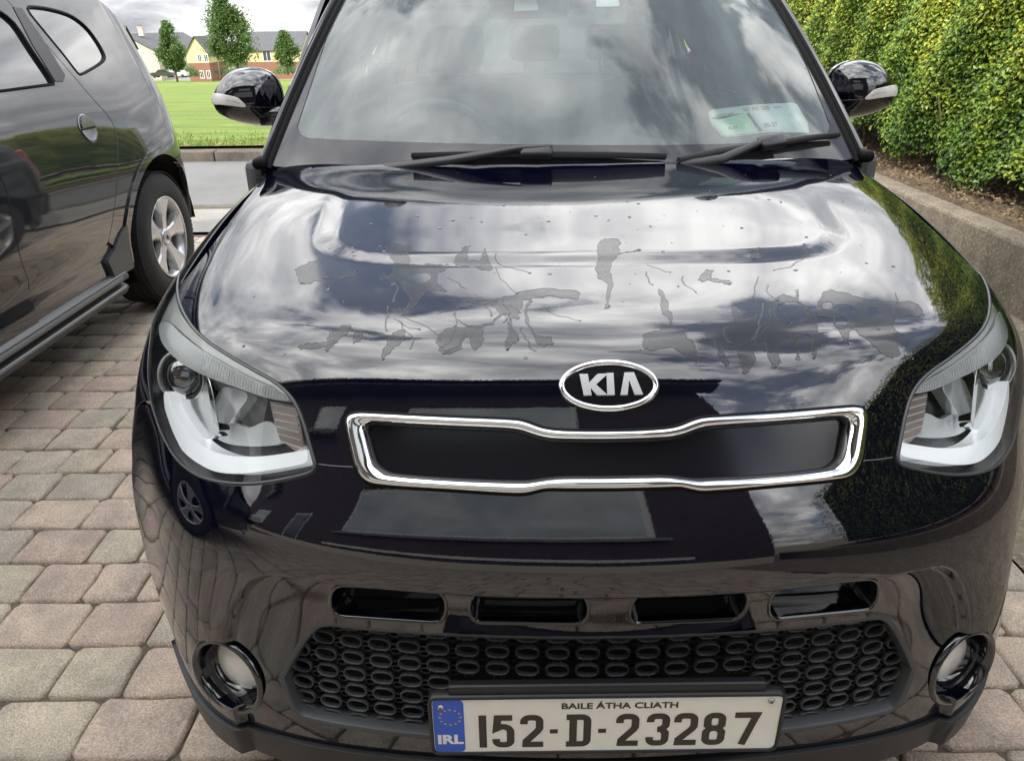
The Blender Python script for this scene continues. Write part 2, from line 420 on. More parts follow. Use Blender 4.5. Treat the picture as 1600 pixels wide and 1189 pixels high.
def panel(surf, poly, holes, name, m, parent, sp_=0.014, off=0.0, flange=0.012, gap=0.0013, fine=None, kind=None, back=0.0):
    k = np.array([surf.ka, surf.kb])
    poly = np.asarray(poly, float)
    if gap: poly = inset(poly, gap, surf)
    poly = np.clip(poly, [surf.ra[0], surf.rb[0]], [surf.ra[1], surf.rb[1]])
    P = poly*k
    loops = [P]+[np.asarray(h, float)*k for h in holes]
    # densify loops
    dl = []
    for lp in loops:
        out = []
        for i in range(len(lp)):
            a = lp[i]; b = lp[(i+1) % len(lp)]; L_ = np.linalg.norm(b-a); n = max(1, int(math.ceil(L_/sp_)))
            for q in range(n): out.append(a+(b-a)*q/n)
        out = np.array(out); keep = np.linalg.norm(out-np.roll(out, 1, 0), axis=1) > 1e-5
        dl.append(out[keep])
    lo = P.min(0); hi = P.max(0)
    gx = np.arange(lo[0], hi[0], sp_); gy = np.arange(lo[1], hi[1], sp_*0.87)
    G = np.array([(x+(sp_/2 if j % 2 else 0), y) for j, y in enumerate(gy) for x in gx])
    if fine is not None:
        f2 = sp_/3
        gx = np.arange(lo[0], hi[0], f2); gy = np.arange(lo[1], hi[1], f2)
        XX, YY = np.meshgrid(gx, gy); G2 = np.stack([XX.ravel(), YY.ravel()], 1)
        msk = fine(surf.f(G2[:, 0]/k[0], G2[:, 1]/k[1]))
        msk0 = fine(surf.f(G[:, 0]/k[0], G[:, 1]/k[1]))
        G = np.vstack([G[~msk0], G2[msk]])
    ok = inpoly(G, dl[0])
    for h in dl[1:]: ok &= ~inpoly(G, h)
    G = G[ok]
    dist = np.full(len(G), 1e9)
    for lp in dl: dist = np.minimum(dist, segdist(G, lp))
    G = G[dist > sp_*0.45*(0.4 if fine is not None else 1)]
    verts = []; edges = []
    for lp in dl:
        b = len(verts); verts += [tuple(p) for p in lp]; n = len(lp)
        edges += [(b+i, b+(i+1) % n) for i in range(n)]
    verts += [tuple(p) for p in G]
    vo, eo, fo, _, _, _ = delaunay_2d_cdt([Vector(v) for v in verts], edges, [], 0, 1e-6)
    V2 = np.array([tuple(v) for v in vo]); Fc = np.array([f for f in fo if len(f) == 3])
    cen = V2[Fc].mean(1)
    keep = inpoly(cen, dl[0])
    for h in dl[1:]: keep &= ~inpoly(cen, h)
    Fc = Fc[keep]
    used, invi = np.unique(Fc, return_inverse=True); V2 = V2[used]; Fc = invi.reshape(-1, 3)
    A, B = V2[:, 0]/k[0], V2[:, 1]/k[1]
    P3, Nn = surf.PN(A, B, off)
    # orientation
    a, b, c = P3[Fc[:, 0]], P3[Fc[:, 1]], P3[Fc[:, 2]]
    fl = (np.cross(b-a, c-a)*Nn[Fc[:, 0]]).sum(1) < 0
    Fc[fl] = Fc[fl][:, ::-1]
    V = list(P3); NN = list(Nn); Fl = [tuple(f) for f in Fc]
    if flange > 0:
        cnt = {}
        for f in Fc:
            for i in range(3):
                e = (int(f[i]), int(f[(i+1) % 3])); cnt[e] = 1
        be = [e for e in cnt if (e[1], e[0]) not in cnt]
        mp = {}; outd = {}
        for (i, j) in be:
            t = P3[j]-P3[i]; t /= max(np.linalg.norm(t), 1e-9)
            for q in (i, j):
                o = np.cross(t, Nn[q]); outd[q] = outd.get(q, 0)+o
        rb_ = 0.0012
        for q, o in outd.items():
            o = o/max(np.linalg.norm(o), 1e-9)
            ids = []
            for (lat, dep, nw) in ((0, 0, (1, 0)), (0.7*rb_, 0.3*rb_, (1, 1)), (rb_, rb_, (0, 1)), (rb_, flange, (0, 1))):
                ids.append(len(V)); V.append(P3[q]+o*lat-Nn[q]*dep)
                nn = Nn[q]*nw[0]+o*nw[1]; NN.append(nn/np.linalg.norm(nn))
            mp[q] = ids
        for (i, j) in be:
            for lv in range(3):
                Fl.append((mp[j][lv], mp[i][lv], mp[i][lv+1], mp[j][lv+1]))
    me = mesh_np(V, Fl, True, NN)
    return link(name, me, m, parent, kind=kind)

def band(surf, path, prof, name, m, parent, closed=True, kind=None, n=None, d0=0.0):
    """sweep a profile [(lateral,height)] along a path in parameter space; lateral>0 is to the left of travel"""
    k = np.array([surf.ka, surf.kb])
    P = np.asarray(path, float)
    if n: P = resample(P*k, n, closed)/k
    c, nn = surf.PN(P[:, 0], P[:, 1])
    if closed: t = np.roll(c, -1, 0)-np.roll(c, 1, 0)
    else:
        t = np.gradient(c, axis=0)
    t /= np.maximum(np.linalg.norm(t, axis=1), 1e-9)[:, None]
    lat = np.cross(nn, t); lat /= np.maximum(np.linalg.norm(lat, axis=1), 1e-9)[:, None]
    V = []; F = []; m_ = len(prof); q = len(P)
    for i in range(q):
        for (a, h) in prof: V.append(c[i]+lat[i]*a+nn[i]*(h+d0))
    for i in range(q if closed else q-1):
        j = (i+1) % q
        for a in range(m_-1): F.append((i*m_+a, j*m_+a, j*m_+a+1, i*m_+a+1))
    me = mesh_np(V, F, True)
    bm = bmesh.new(); bm.from_mesh(me); bmesh.ops.recalc_face_normals(bm, faces=bm.faces)
    bm.to_mesh(me); bm.free()
    return link(name, me, m, parent, kind=kind)
def round_prof(w, h, n=7, skirt=0.01):
    """rounded ridge of half-width w and height h"""
    p = [(-w, -skirt)]
    for i in range(n):
        a = math.pi*i/(n-1); p.append((-w*math.cos(a), h*math.sin(a)))
    p.append((w, -skirt)); return p

# ================================================================== SETTING
def terr(y):
    if y < 8.3: return 0.0
    if y < 30: return 0.12 - 0.0475*(y-8.3)
    return -0.911 - 0.056*(y-30)
def ground_mat(name, stops, scale, bump, bs=200.0, spots=None, stretch=None, rough=0.9, dist=0.01):
    m, nt, b = new_mat(name); b.inputs['Roughness'].default_value = rough
    t = N(nt, 'ShaderNodeTexCoord'); src = t.outputs['Object']
    if stretch:
        mp = N(nt, 'ShaderNodeMapping'); mp.inputs['Scale'].default_value = stretch; L(nt, src, mp.inputs[0]); src = mp.outputs[0]
    n = N(nt, 'ShaderNodeTexNoise', i_Scale=scale, i_Detail=10.0, i_Roughness=0.65); L(nt, src, n.inputs['Vector'])
    col = ramp(nt, n.outputs[0], stops)
    n2 = N(nt, 'ShaderNodeTexNoise', i_Scale=bs, i_Detail=4.0, i_Roughness=0.7); L(nt, t.outputs['Object'], n2.inputs['Vector'])
    mx = N(nt, 'ShaderNodeMix', data_type='RGBA', blend_type='MULTIPLY'); mx.inputs['Factor'].default_value = 0.8
    L(nt, col, mx.inputs['A']); L(nt, ramp(nt, n2.outputs[0], [(0.3, 0.55), (0.7, 1.45)]), mx.inputs['B'])
    last = mx.outputs['Result']
    if spots:
        v = N(nt, 'ShaderNodeTexVoronoi', i_Scale=spots[0]); L(nt, t.outputs['Object'], v.inputs['Vector'])
        f = ramp(nt, v.outputs['Distance'], [(spots[1], 1.0), (spots[1]+0.08, 0.0)])
        m2 = N(nt, 'ShaderNodeMix', data_type='RGBA'); L(nt, math_n(nt, 'MULTIPLY', f, spots[3]), m2.inputs['Factor'])
        L(nt, last, m2.inputs['A']); m2.inputs['B'].default_value = (*spots[2], 1); last = m2.outputs['Result']
    L(nt, last, b.inputs['Base Color'])
    bp = N(nt, 'ShaderNodeBump'); bp.inputs['Strength'].default_value = bump; bp.inputs['Distance'].default_value = dist
    L(nt, n2.outputs[0], bp.inputs['Height']); L(nt, bp.outputs[0], b.inputs['Normal'])
    return m
M['soil'] = ground_mat('ground_soil', [(0.3, (0.07, 0.055, 0.035)), (0.7, (0.14, 0.11, 0.07))], 3, 0.6)
M['joint'] = ground_mat('joint_sand', [(0.3, (0.07, 0.062, 0.045)), (0.7, (0.16, 0.135, 0.10))], 6, 0.6)
M['asphalt'] = ground_mat('asphalt', [(0.3, (0.11, 0.11, 0.11)), (0.7, (0.155, 0.155, 0.15))], 1.5, 0.5, 160)
M['footpath'] = ground_mat('footpath_concrete', [(0.3, (0.19, 0.18, 0.16)), (0.7, (0.27, 0.26, 0.235))], 2.5, 0.5, 120)
M['kerb'] = ground_mat('kerb_concrete', [(0.3, (0.055, 0.047, 0.036)), (0.7, (0.13, 0.112, 0.09))], 5, 0.7, 60)
M['aggregate'] = ground_mat('exposed_aggregate', [(0.3, (0.11, 0.09, 0.065)), (0.7, (0.21, 0.175, 0.13))], 9, 0.8, 55, spots=(48.0, 0.20, (0.45, 0.42, 0.36), 0.35))
M['grass'] = ground_mat('lawn_grass', [(0.30, (0.070, 0.120, 0.012)), (0.5, (0.125, 0.190, 0.018)), (0.70, (0.22, 0.25, 0.04))], 1.6, 0.9, 26, stretch=(0.30, 1.0, 1.0), dist=0.05)
M['drygrass'] = ground_mat('dry_verge_grass', [(0.3, (0.14, 0.16, 0.03)), (0.7, (0.27, 0.22, 0.08))], 1.2, 0.9, 40, dist=0.03)

def sheet(name, x0, x1, ys, zf, m, nx=2, kind='structure'):
    xs = np.linspace(x0, x1, nx); V = []; F = []
    for y in ys:
        for x in xs: V.append((x, y, zf(y)))
    for j in range(len(ys)-1):
        for i in range(nx-1):
            a = j*nx+i; F.append((a, a+1, a+nx+1, a+nx))
    return link(name, mesh_np(V, F, False), m, kind=kind)
sheet('ground', -700, 700, [-60, 5.6, 8.2, 8.4, 30, 180, 3000], lambda y: terr(y)-0.075 if y < 8.35 else terr(y)-0.02, M['soil'])
sheet('lawn', -260, 260, [8.42, 9.0, 20, 30, 60, 120, 200, 600], lambda y: terr(y)+0.01, M['grass'])
sheet('verge', -60, 60, [8.42, 8.6, 8.95], lambda y: terr(y)+0.016, M['drygrass'])
sheet('road', -60, 2.42, [5.72, 8.24], lambda y: -0.02, M['asphalt'])
sheet('footpath', -60, 1.25, [4.78, 5.58], lambda y: 0.004, M['footpath'])
# kerb stones between road and lawn, and the dropped kerb of the footpath
k = MB()
kx = -14.0
kroot = thing('kerb', 'weathered concrete kerb along the far edge of the road below the lawn', 'kerb', (0, 8.32, 0))
kmesh = None
for i in range(19):
    w = 0.91
    if kmesh is None:
        b = MB(); b.box((0, 0, -0.035), (w-0.008, 0.17, 0.26), bev=0.018); kmesh = mesh_np(b.V, b.F, False); kmesh.materials.append(M['kerb'])
    o = bpy.data.objects.new('kerbstone', kmesh); COL.objects.link(o); o.parent = kroot
    o.location = (kx+i*w, random.uniform(-0.006, 0.006), random.uniform(-0.006, 0.004)); o.rotation_euler = (random.uniform(-.01, .01), 0, random.uniform(-.004, .004))
b = MB(); b.box((-28.6, 5.65, -0.03), (60, 0.13, 0.08)); b.build('dropped_kerb', M['kerb'], kind='structure')

# --- block paving: individual setts
def paver_mat(name, island):
    m, nt, b = new_mat(name); b.inputs['Roughness'].default_value = 0.88
    t = N(nt, 'ShaderNodeTexCoord')
    if island:
        g = N(nt, 'ShaderNodeNewGeometry'); rnd = g.outputs['Random Per Island']; src = t.outputs['Object']
    else:
        g = N(nt, 'ShaderNodeObjectInfo'); rnd = g.outputs['Random']
        g2 = N(nt, 'ShaderNodeNewGeometry'); src = g2.outputs['Position']
    base = ramp(nt, rnd, [(0.0, (0.43, 0.375, 0.295)), (0.17, (0.46, 0.38, 0.305)), (0.34, (0.41, 0.36, 0.29)), (0.5, (0.435, 0.355, 0.29)),
                          (0.64, (0.45, 0.39, 0.31)), (0.78, (0.42, 0.335, 0.275)), (0.9, (0.375, 0.335, 0.275))], 'CONSTANT')
    n = N(nt, 'ShaderNodeTexNoise', i_Scale=9.0, i_Detail=6.0, i_Roughness=0.65); L(nt, src, n.inputs['Vector'])
    n2 = N(nt, 'ShaderNodeTexNoise', i_Scale=210.0, i_Detail=4.0, i_Roughness=0.75); L(nt, src, n2.inputs['Vector'])
    v = N(nt, 'ShaderNodeTexVoronoi', i_Scale=260.0); L(nt, src, v.inputs['Vector'])
    def mul(a, bb, f):
        mx = N(nt, 'ShaderNodeMix', data_type='RGBA', blend_type='MULTIPLY'); mx.inputs['Factor'].default_value = f
        L(nt, a, mx.inputs['A']); L(nt, bb, mx.inputs['B']); return mx.outputs['Result']
    c = mul(base, ramp(nt, n.outputs[0], [(0.3, (0.72, 0.74, 0.76)), (0.7, (1.25, 1.22, 1.18))]), 1.0)
    c = mul(c, ramp(nt, n2.outputs[0], [(0.3, 0.45), (0.5, 1.0), (0.72, 1.7)]), 0.85)
    L(nt, c, b.inputs['Base Color'])
    bp = N(nt, 'ShaderNodeBump'); bp.inputs['Strength'].default_value = 0.8; bp.inputs['Distance'].default_value = 0.004
    h = math_n(nt, 'ADD', n2.outputs[0], math_n(nt, 'MULTIPLY', v.outputs['Distance'], 0.5)); L(nt, h, bp.inputs['Height'])
    bpb = N(nt, 'ShaderNodeBump'); bpb.inputs['Strength'].default_value = 0.6; bpb.inputs['Distance'].default_value = 0.02
    L(nt, n.outputs[0], bpb.inputs['Height']); L(nt, bp.outputs[0], bpb.inputs['Normal']); L(nt, bpb.outputs[0], b.inputs['Normal'])
    return m
M['paver'] = paver_mat('tumbled_paver', False); M['paver_s'] = paver_mat('tumbled_paver_far', True)
def paver_geo(w, d, seed):
    rg = random.Random(seed); c = 0.013; pts = []
    hw, hd = w/2, d/2
    base = [(-hw+c, -hd), (0, -hd), (hw-c, -hd), (hw, -hd+c), (hw, 0), (hw, hd-c), (hw-c, hd), (0, hd), (-hw+c, hd), (-hw, hd-c), (-hw, 0), (-hw, -hd+c)]
    base = [(x+rg.uniform(-.0035, .0035), y+rg.uniform(-.0035, .0035)) for x, y in base]
    n = len(base); V = []; F = []
    for (sc, z) in ((0, -0.045), (0, -0.0085), (0.0045, -0.0028), (0.010, 0.0)):
        for x, y in base:
            l = math.hypot(x, y); V.append((x-(x/l)*sc, y-(y/l)*sc, z+(rg.uniform(-.0008, .0008) if z > -.01 else 0)))
    for r_ in range(3):
        for i in range(n):
            j = (i+1) % n; F.append((r_*n+i, r_*n+j, (r_+1)*n+j, (r_+1)*n+i))
    F.append(tuple(3*n+i for i in range(n)))
    return V, F
drive = sheet('driveway', -6.0, 1.25, [-5.0, 4.76], lambda y: -0.013, M['joint'])
rowh = 0.162; pav = []; y = -4.9; rj = random.Random(3)
while y+rowh < 4.78:
    x = -5.95+rj.uniform(0, .15)
    while x < 1.2:
        w = rj.choice((0.145, 0.17, 0.19, 0.215, 0.225))
        pav.append((x+w/2, y+rowh/2+0.0, w)); x += w
    y += rowh
def vis(px, py):
    q = proj((px, py, 0.0)); d = (py-CAM[1])*cp+CAM[2]*sp
    if py < -.55 or d < 0.3: return 1e9
    if not (-40 < q[0] < 1640 and -20 < q[1] < 1230): return 1e9
    if -0.72 < px < 0.72 and 0.15 < py < 4.3: return 1e8+abs(px)
    if -3.9 < px < -2.3 and py < 4.0: return 1e7
    return d
order = sorted(range(len(pav)), key=lambda i: vis(pav[i][0], pav[i][1]))
sel = set(i for i in order[:298] if vis(pav[i][0], pav[i][1]) < 1e8)
pm = {}
st = MB()
for i, (x, y, w) in enumerate(pav):
    if i in sel:
        key = (w, rj.randrange(4))
        if key not in pm:
            V, F = paver_geo(w-0.005, rowh-0.005, hash(key) % 9999 if False else int(w*1000)*7+key[1])
            me = mesh_np(V, F, True); me.set_sharp_from_angle(angle=R(38)); me.materials.append(M['paver']); pm[key] = me
        o = bpy.data.objects.new('paver', pm[key]); COL.objects.link(o); o.parent = drive
        o.location = (x, y, rj.uniform(-.002, .002)); o.rotation_euler = (rj.uniform(-.012, .012), rj.uniform(-.012, .012), rj.uniform(-.012, .012)+(math.pi if rj.random() < .5 else 0))
    else:
        V, F = paver_geo(w-0.005, rowh-0.005, i)
        a, b_ = rj.uniform(-.01, .01), rj.uniform(-.01, .01)
        st.add([(vx+x, vy+y, vz+vx*a+vy*b_) for vx, vy, vz in V], F)
me = mesh_np(st.V, st.F, True); me.set_sharp_from_angle(angle=R(38))
link('paving', me, M['paver_s'], drive, kind='stuff')
# exposed aggregate path on the right, and the hedge bed
sheet('concrete_path', 1.26, 2.42, np.linspace(-5, 8.2, 5), lambda y: 0.002, M['aggregate'])
# low kerb wall under the hedge
b = MB(); b.box((2.50, 3.0, 0.165), (0.16, 12.6, 0.38), bev=0.02)
tag(b.build('low_wall', M['aggregate']), 'low pebbly concrete edging wall at the foot of the hedge', 'wall')
b = MB()
V = []; F = []
nx, ny = 14, 128
for j in range(ny):
    for i in range(nx):
        V.append((2.56+i*0.13, -2.9+j*0.125, 0.33+0.05*i/nx+RNG.normal(0, 0.012)+0.05*math.sin(j*.3)*.3))
for j in range(ny-1):
    for i in range(nx-1):
        a = j*nx+i; F.append((a, a+1, a+nx+1, a+nx))
M['litter_soil'] = ground_mat('hedge_bed_soil', [(0.3, (0.06, 0.042, 0.025)), (0.7, (0.18, 0.13, 0.075))], 8, 1.0, 50, dist=0.02)
link('hedge_bed', mesh_np(V, F, True), M['litter_soil'], kind='structure')

# ------------------------------------------------------------------ foliage helper
def leaf_mat(name, stops, ztop=None, trans=0.25):
    m, nt, b = new_mat(name); b.inputs['Roughness'].default_value = 0.42
    g = N(nt, 'ShaderNodeNewGeometry'); t = N(nt, 'ShaderNodeTexCoord')
    n = N(nt, 'ShaderNodeTexNoise', i_Scale=2.3, i_Detail=3.0); L(nt, t.outputs['Object'], n.inputs['Vector'])
    f = math_n(nt, 'ADD', math_n(nt, 'MULTIPLY', g.outputs['Random Per Island'], 0.55), math_n(nt, 'MULTIPLY', math_n(nt, 'SUBTRACT', n.outputs[0], 0.5), 1.1))
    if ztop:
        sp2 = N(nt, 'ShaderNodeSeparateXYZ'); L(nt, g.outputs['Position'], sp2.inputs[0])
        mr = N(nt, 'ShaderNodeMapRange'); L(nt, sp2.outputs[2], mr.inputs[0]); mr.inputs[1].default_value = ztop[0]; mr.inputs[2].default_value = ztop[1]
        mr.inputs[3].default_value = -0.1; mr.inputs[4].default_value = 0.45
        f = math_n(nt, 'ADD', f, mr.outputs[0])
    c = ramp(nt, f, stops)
    L(nt, c, b.inputs['Base Color'])
    tl = N(nt, 'ShaderNodeBsdfTranslucent'); L(nt, c, tl.inputs[0])
    mx = N(nt, 'ShaderNodeMixShader'); mx.inputs[0].default_value = trans
    L(nt, b.outputs[0], mx.inputs[1]); L(nt, tl.outputs[0], mx.inputs[2])
    L(nt, mx.outputs[0], nt.nodes['Material Output'].inputs[0])
    return m
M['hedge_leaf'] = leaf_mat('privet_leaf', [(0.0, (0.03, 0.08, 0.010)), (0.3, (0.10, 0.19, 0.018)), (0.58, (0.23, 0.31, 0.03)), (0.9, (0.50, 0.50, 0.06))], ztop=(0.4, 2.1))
M['tree_leaf'] = leaf_mat('tree_leaf', [(0.0, (0.07, 0.13, 0.035)), (0.5, (0.13, 0.21, 0.055)), (1.0, (0.22, 0.29, 0.09))], trans=0.4)
M['dry_leaf'] = leaf_mat('dry_leaf', [(0.0, (0.09, 0.055, 0.03)), (1.0, (0.30, 0.21, 0.11))], trans=0.1)
M['bark'] = pmat('bark', (0.12, 0.09, 0.065), 0.9, var=0.4, vscale=30, bump=0.6, bscale=80)
def leaves(C, Nrm, size, wr=0.5, fold=0.25, quad=False):
    """C centres, Nrm outward facing -> pointed folded leaves (4 tris) or simple diamonds (2 tris)"""
    n = len(C); t = RNG.normal(size=(n, 3)); t -= (t*Nrm).sum(1)[:, None]*Nrm; t /= np.linalg.norm(t, axis=1)[:, None]
    w = np.cross(Nrm, t); s = (size*RNG.uniform(0.7, 1.3, n))[:, None]
    if quad:
        P = np.stack([C-t*s*.5, C+w*s*wr*.5, C+t*s*.5, C-w*s*wr*.5], 1).reshape(-1, 3)
        F = np.arange(n*4).reshape(-1, 4); return P, F
    up_ = Nrm*s*fold*wr
    P = np.stack([C-t*s*.5, C+w*s*wr*.5-t*s*.08+up_, C+t*s*.5-Nrm*s*.06, C-w*s*wr*.5-t*s*.08+up_, C+t*s*.02], 1).reshape(-1, 3)
    i = np.arange(n)[:, None]*5
    F = np.concatenate([i+[0, 1, 4], i+[1, 2, 4], i+[2, 3, 4], i+[3, 0, 4]], 0)
    return P, F
def np_mesh(P, F, smooth=False):
    me = bpy.data.meshes.new('mesh'); k = F.shape[1]
    me.vertices.add(len(P)); me.vertices.foreach_set('co', P.astype(np.float32).ravel())
    me.loops.add(F.size); me.loops.foreach_set('vertex_index', F.astype(np.int32).ravel())
    me.polygons.add(len(F)); me.polygons.foreach_set('loop_start', np.arange(0, F.size, k, dtype=np.int32))
    me.polygons.foreach_set('use_smooth', [smooth]*len(F))
    me.update(calc_edges=True); return me

# ------------------------------------------------------------------ hedge
hedge = thing('hedge', 'tall clipped green and yellow privet hedge along the right of the driveway', 'hedge', (3.5, 2.5, 0.1))
def hpt(n, y0, y1, z0, z1, density_low=True):
    y = RNG.uniform(y0, y1, n); z = RNG.uniform(z0, z1, n)
    bulge = 0.035*np.sin(y*1.9+0.7*np.sin(z*2.1))+0.03*np.sin(z*4.2+y*2.7)+0.03*np.sin(y*9+z*7)
    low = 0.10+0.13*(0.5+0.5*np.sin(y*2.3+1.0))+0.07*np.sin(y*7.0)
    keep = (z > low+0.15+RNG.uniform(0, .18, n)**1.0)
    depth = RNG.exponential(0.05, n)
    x = 3.12+bulge+depth+np.clip((z-1.9), 0, 1)*0.25-0.02
    return x[keep], y[keep], z[keep]
xs, ys, zs = [], [], []
for (n, y0, y1, z0, z1) in ((85000, 1.8, 6.6, 0.1, 2.15), (52000, 6.6, 13.0, 0.1, 2.15), (12000, -2.5, 1.8, 0.1, 2.1)):
    a, b_, c = hpt(n, y0, y1, z0, z1); xs.append(a); ys.append(b_); zs.append(c)
x = np.concatenate(xs); y = np.concatenate(ys); z = np.concatenate(zs)
nr = np.stack([-1.0+RNG.normal(0, .55, len(x)), RNG.normal(0, .6, len(x)), 0.75+RNG.normal(0, .5, len(x))], 1)
nr /= np.linalg.norm(nr, axis=1)[:, None]
C = np.stack([x, y, z], 1)
# clipped top
nt_ = 14000; yt = RNG.uniform(-2.5, 13, nt_); xt = RNG.uniform(3.2, 4.3, nt_)
Ct = np.stack([xt, yt, 2.15+0.05*np.sin(yt*3)+0.04*np.sin(xt*7)-RNG.exponential(0.03, nt_)], 1)
nrt = np.stack([RNG.normal(0, .4, nt_), RNG.normal(0, .4, nt_), np.ones(nt_)], 1); nrt /= np.linalg.norm(nrt, axis=1)[:, None]
C = np.vstack([C, Ct])-np.array([3.5, 2.5, 0.1]); nr = np.vstack([nr, nrt])
sz = np.where(np.arange(len(C)) < len(x), 0.034, 0.05)
P, F = leaves(C, nr, sz, wr=0.58)
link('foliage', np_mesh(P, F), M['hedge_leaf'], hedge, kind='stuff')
hedge.location = (3.18, 2.5, 0.24)
# dark solid box standing in for the shaded inside of the hedge
b = MB(); b.box((0.28, 2.75, 1.12), (0.7, 15.4, 1.75)); core = b.build('dark_core', pmat('hedge_inner_dark', (0.030, 0.030, 0.012), 1.0, var=0.5, vscale=30, bump=1.0, bscale=60), hedge)
for i in range(34):
    yy = -2.3+i*0.42+random.uniform(-.1, .1)-2.5; xx = random.uniform(-.25, .25)
    pts = [(xx, yy, -0.02), (xx+random.uniform(-.05, .05), yy+random.uniform(-.05, .05), 0.22), (xx+random.uniform(-.12, .12), yy+random.uniform(-.12, .12), 0.62)]
    b = MB(); b.tube(pts, [random.uniform(.018, .034), .018, .012], 7)
    for q in range(4): b.tube([pts[1], (xx+random.uniform(-.25, .2), yy+random.uniform(-.25, .25), 0.65)], [.009, .004], 5)
    b.build('trunk', M['bark'], hedge, smooth=True)
n = 9000; yl = RNG.uniform(-1.5, 8, n); xl = RNG.uniform(2.57, 3.6, n)
C = np.stack([xl, yl, 0.365+RNG.uniform(0, .04, n)], 1); nr = np.stack([RNG.normal(0, .5, n), RNG.normal(0, .5, n), np.ones(n)], 1); nr /= np.linalg.norm(nr, axis=1)[:, None]
P, F = leaves(C, nr, np.full(n, 0.03), wr=0.5)
tag(link('leaf_litter', np_mesh(P, F), M['dry_leaf'], kind='stuff'), 'dry brown leaves and twigs lying under the hedge', 'leaf litter')

# verge grass tufts
n = 9000; yg = 8.42+RNG.exponential(0.5, n); xg = RNG.uniform(-10, 1.5, n); kp = yg < 24; yg, xg = yg[kp], xg[kp]; n = len(yg)
hgt = RNG.uniform(.02, .05, n); zg = 0.13-0.0475*(yg-8.3)
an = RNG.uniform(0, 6.28, n); w = 0.006+0.0008*(yg-8)
P = np.stack([np.stack([xg-np.cos(an)*w, yg-np.sin(an)*w, zg], 1), np.stack([xg+np.cos(an)*w, yg+np.sin(an)*w, zg], 1),
              np.stack([xg+RNG.normal(0, .02, n), yg+RNG.normal(0, .02, n), zg+hgt], 1)], 1).reshape(-1, 3)
M['blade'] = leaf_mat('grass_blade', [(0.0, (0.07, 0.14, 0.014)), (0.45, (0.15, 0.23, 0.025)), (0.8, (0.30, 0.29, 0.07))], trans=0.35)
tag(link('grass', np_mesh(P, np.arange(3*n).reshape(-1, 3)), M['blade'], kind='stuff'), 'bright green mown grass on the lawn beyond the road', 'grass')

# ------------------------------------------------------------------ trees
def tree(label, base, h, w, n, lean=0.0, seed=0, group='trees on the green', shape=None, leaf=0.30, bare=0.12):
    rg = np.random.default_rng(seed); rr = random.Random(seed)
    t = thing('tree', label, 'tree', tuple(base), group=group)
    b = MB(); pts = [(0, 0, -0.3)]+[(lean*h*(i/8)**1.5+rr.uniform(-.01, .01)*h, rr.uniform(-.008, .008)*h, h*0.92*i/8) for i in range(1, 9)]
    b.tube(pts, [h*0.018*(1-0.85*i/8)+0.01 for i in range(9)], 7)
    clumps = []
    for i in range(60 + int(h*4)):
        f = rr.uniform(bare+0.04, 0.98); k_ = f*8; i0 = min(int(k_), 7)
        p = Vector(pts[i0]).lerp(Vector(pts[i0+1]), k_-i0)
        prof = (shape(f) if shape else math.sin(math.pi*min(1, max(0, (f-bare)/(1-bare)))**0.75)**0.8)
        a = rr.uniform(0, 6.28); r_ = w/2*prof*rr.uniform(0.3, 1.15)
        q = p+Vector((math.cos(a)*r_, math.sin(a)*r_, r_*0.35))
        b.tube([p, p.lerp(q, .5)+Vector((0, 0, .03*h*.1)), q], [h*.006, h*.004, h*.002], 5)
        clumps.append((q, w*0.12*(0.6+prof*0.6)*rr.uniform(.6, 1.3)))
    b.build('trunk', M['bark'], t, smooth=True)
    per = n//len(clumps); Cs = []
    for q, r_ in clumps:
        d = rg.normal(size=(per, 3)); d /= np.linalg.norm(d, axis=1)[:, None]
        Cs.append(np.array(q)+d*(r_*rg.uniform(.1, 2.1, per)**0.85)[:, None]*np.array([1, 1, 1.25]))
    C = np.vstack(Cs); nr = rg.normal(size=(len(C), 3))+np.array([0, 0, .8]); nr /= np.linalg.norm(nr, axis=1)[:, None]
    P, F = leaves(C, nr, np.full(len(C), leaf), wr=0.6, quad=True)
    link('crown', np_mesh(P, F), M['tree_leaf'], t, kind='stuff')
    return t
def gz(px, py_base, D):
    p = at_y(px, py_base, D); return p
def tree_px(label, x0, x1, ytop, ybase, D, n, seed, **kw):
    kw.setdefault('shape', lambda f: max(.1, min(1, (1.06-f)*1.5)*min(1, f*3.2)))
    a = at_y(x0, ybase, D); c = at_y(x1, ybase, D); tp = at_y((x0+x1)/2, ytop, D); bs = at_y((x0+x1)/2, ybase, D)
    return tree(label, (bs.x, D, bs.z), tp.z-bs.z, (c.x-a.x)*0.82, n, seed=seed, **kw)
tree_px('small leafy green tree standing in front of the pale house with the chimney', 255, 298, 27, 122, 62, 14000, 1, leaf=.15, lean=-.03)
tree_px('tall birch tree rising out of the frame, left of the wing mirror', 334, 410, -22, 114, 48, 26000, 2, leaf=.12, lean=-.09,
        shape=lambda f: max(0.12, min(1, (1.05-f)*1.45)*min(1, f*3.5)))
tree_px('small round tree in front of the yellow house with the long roof', 429, 470, 46, 112, 70, 11000, 3, leaf=.17)
tree_px('leafy tree partly hidden by the windscreen pillar', 494, 530, 8, 112, 66, 6000, 4, leaf=.22)

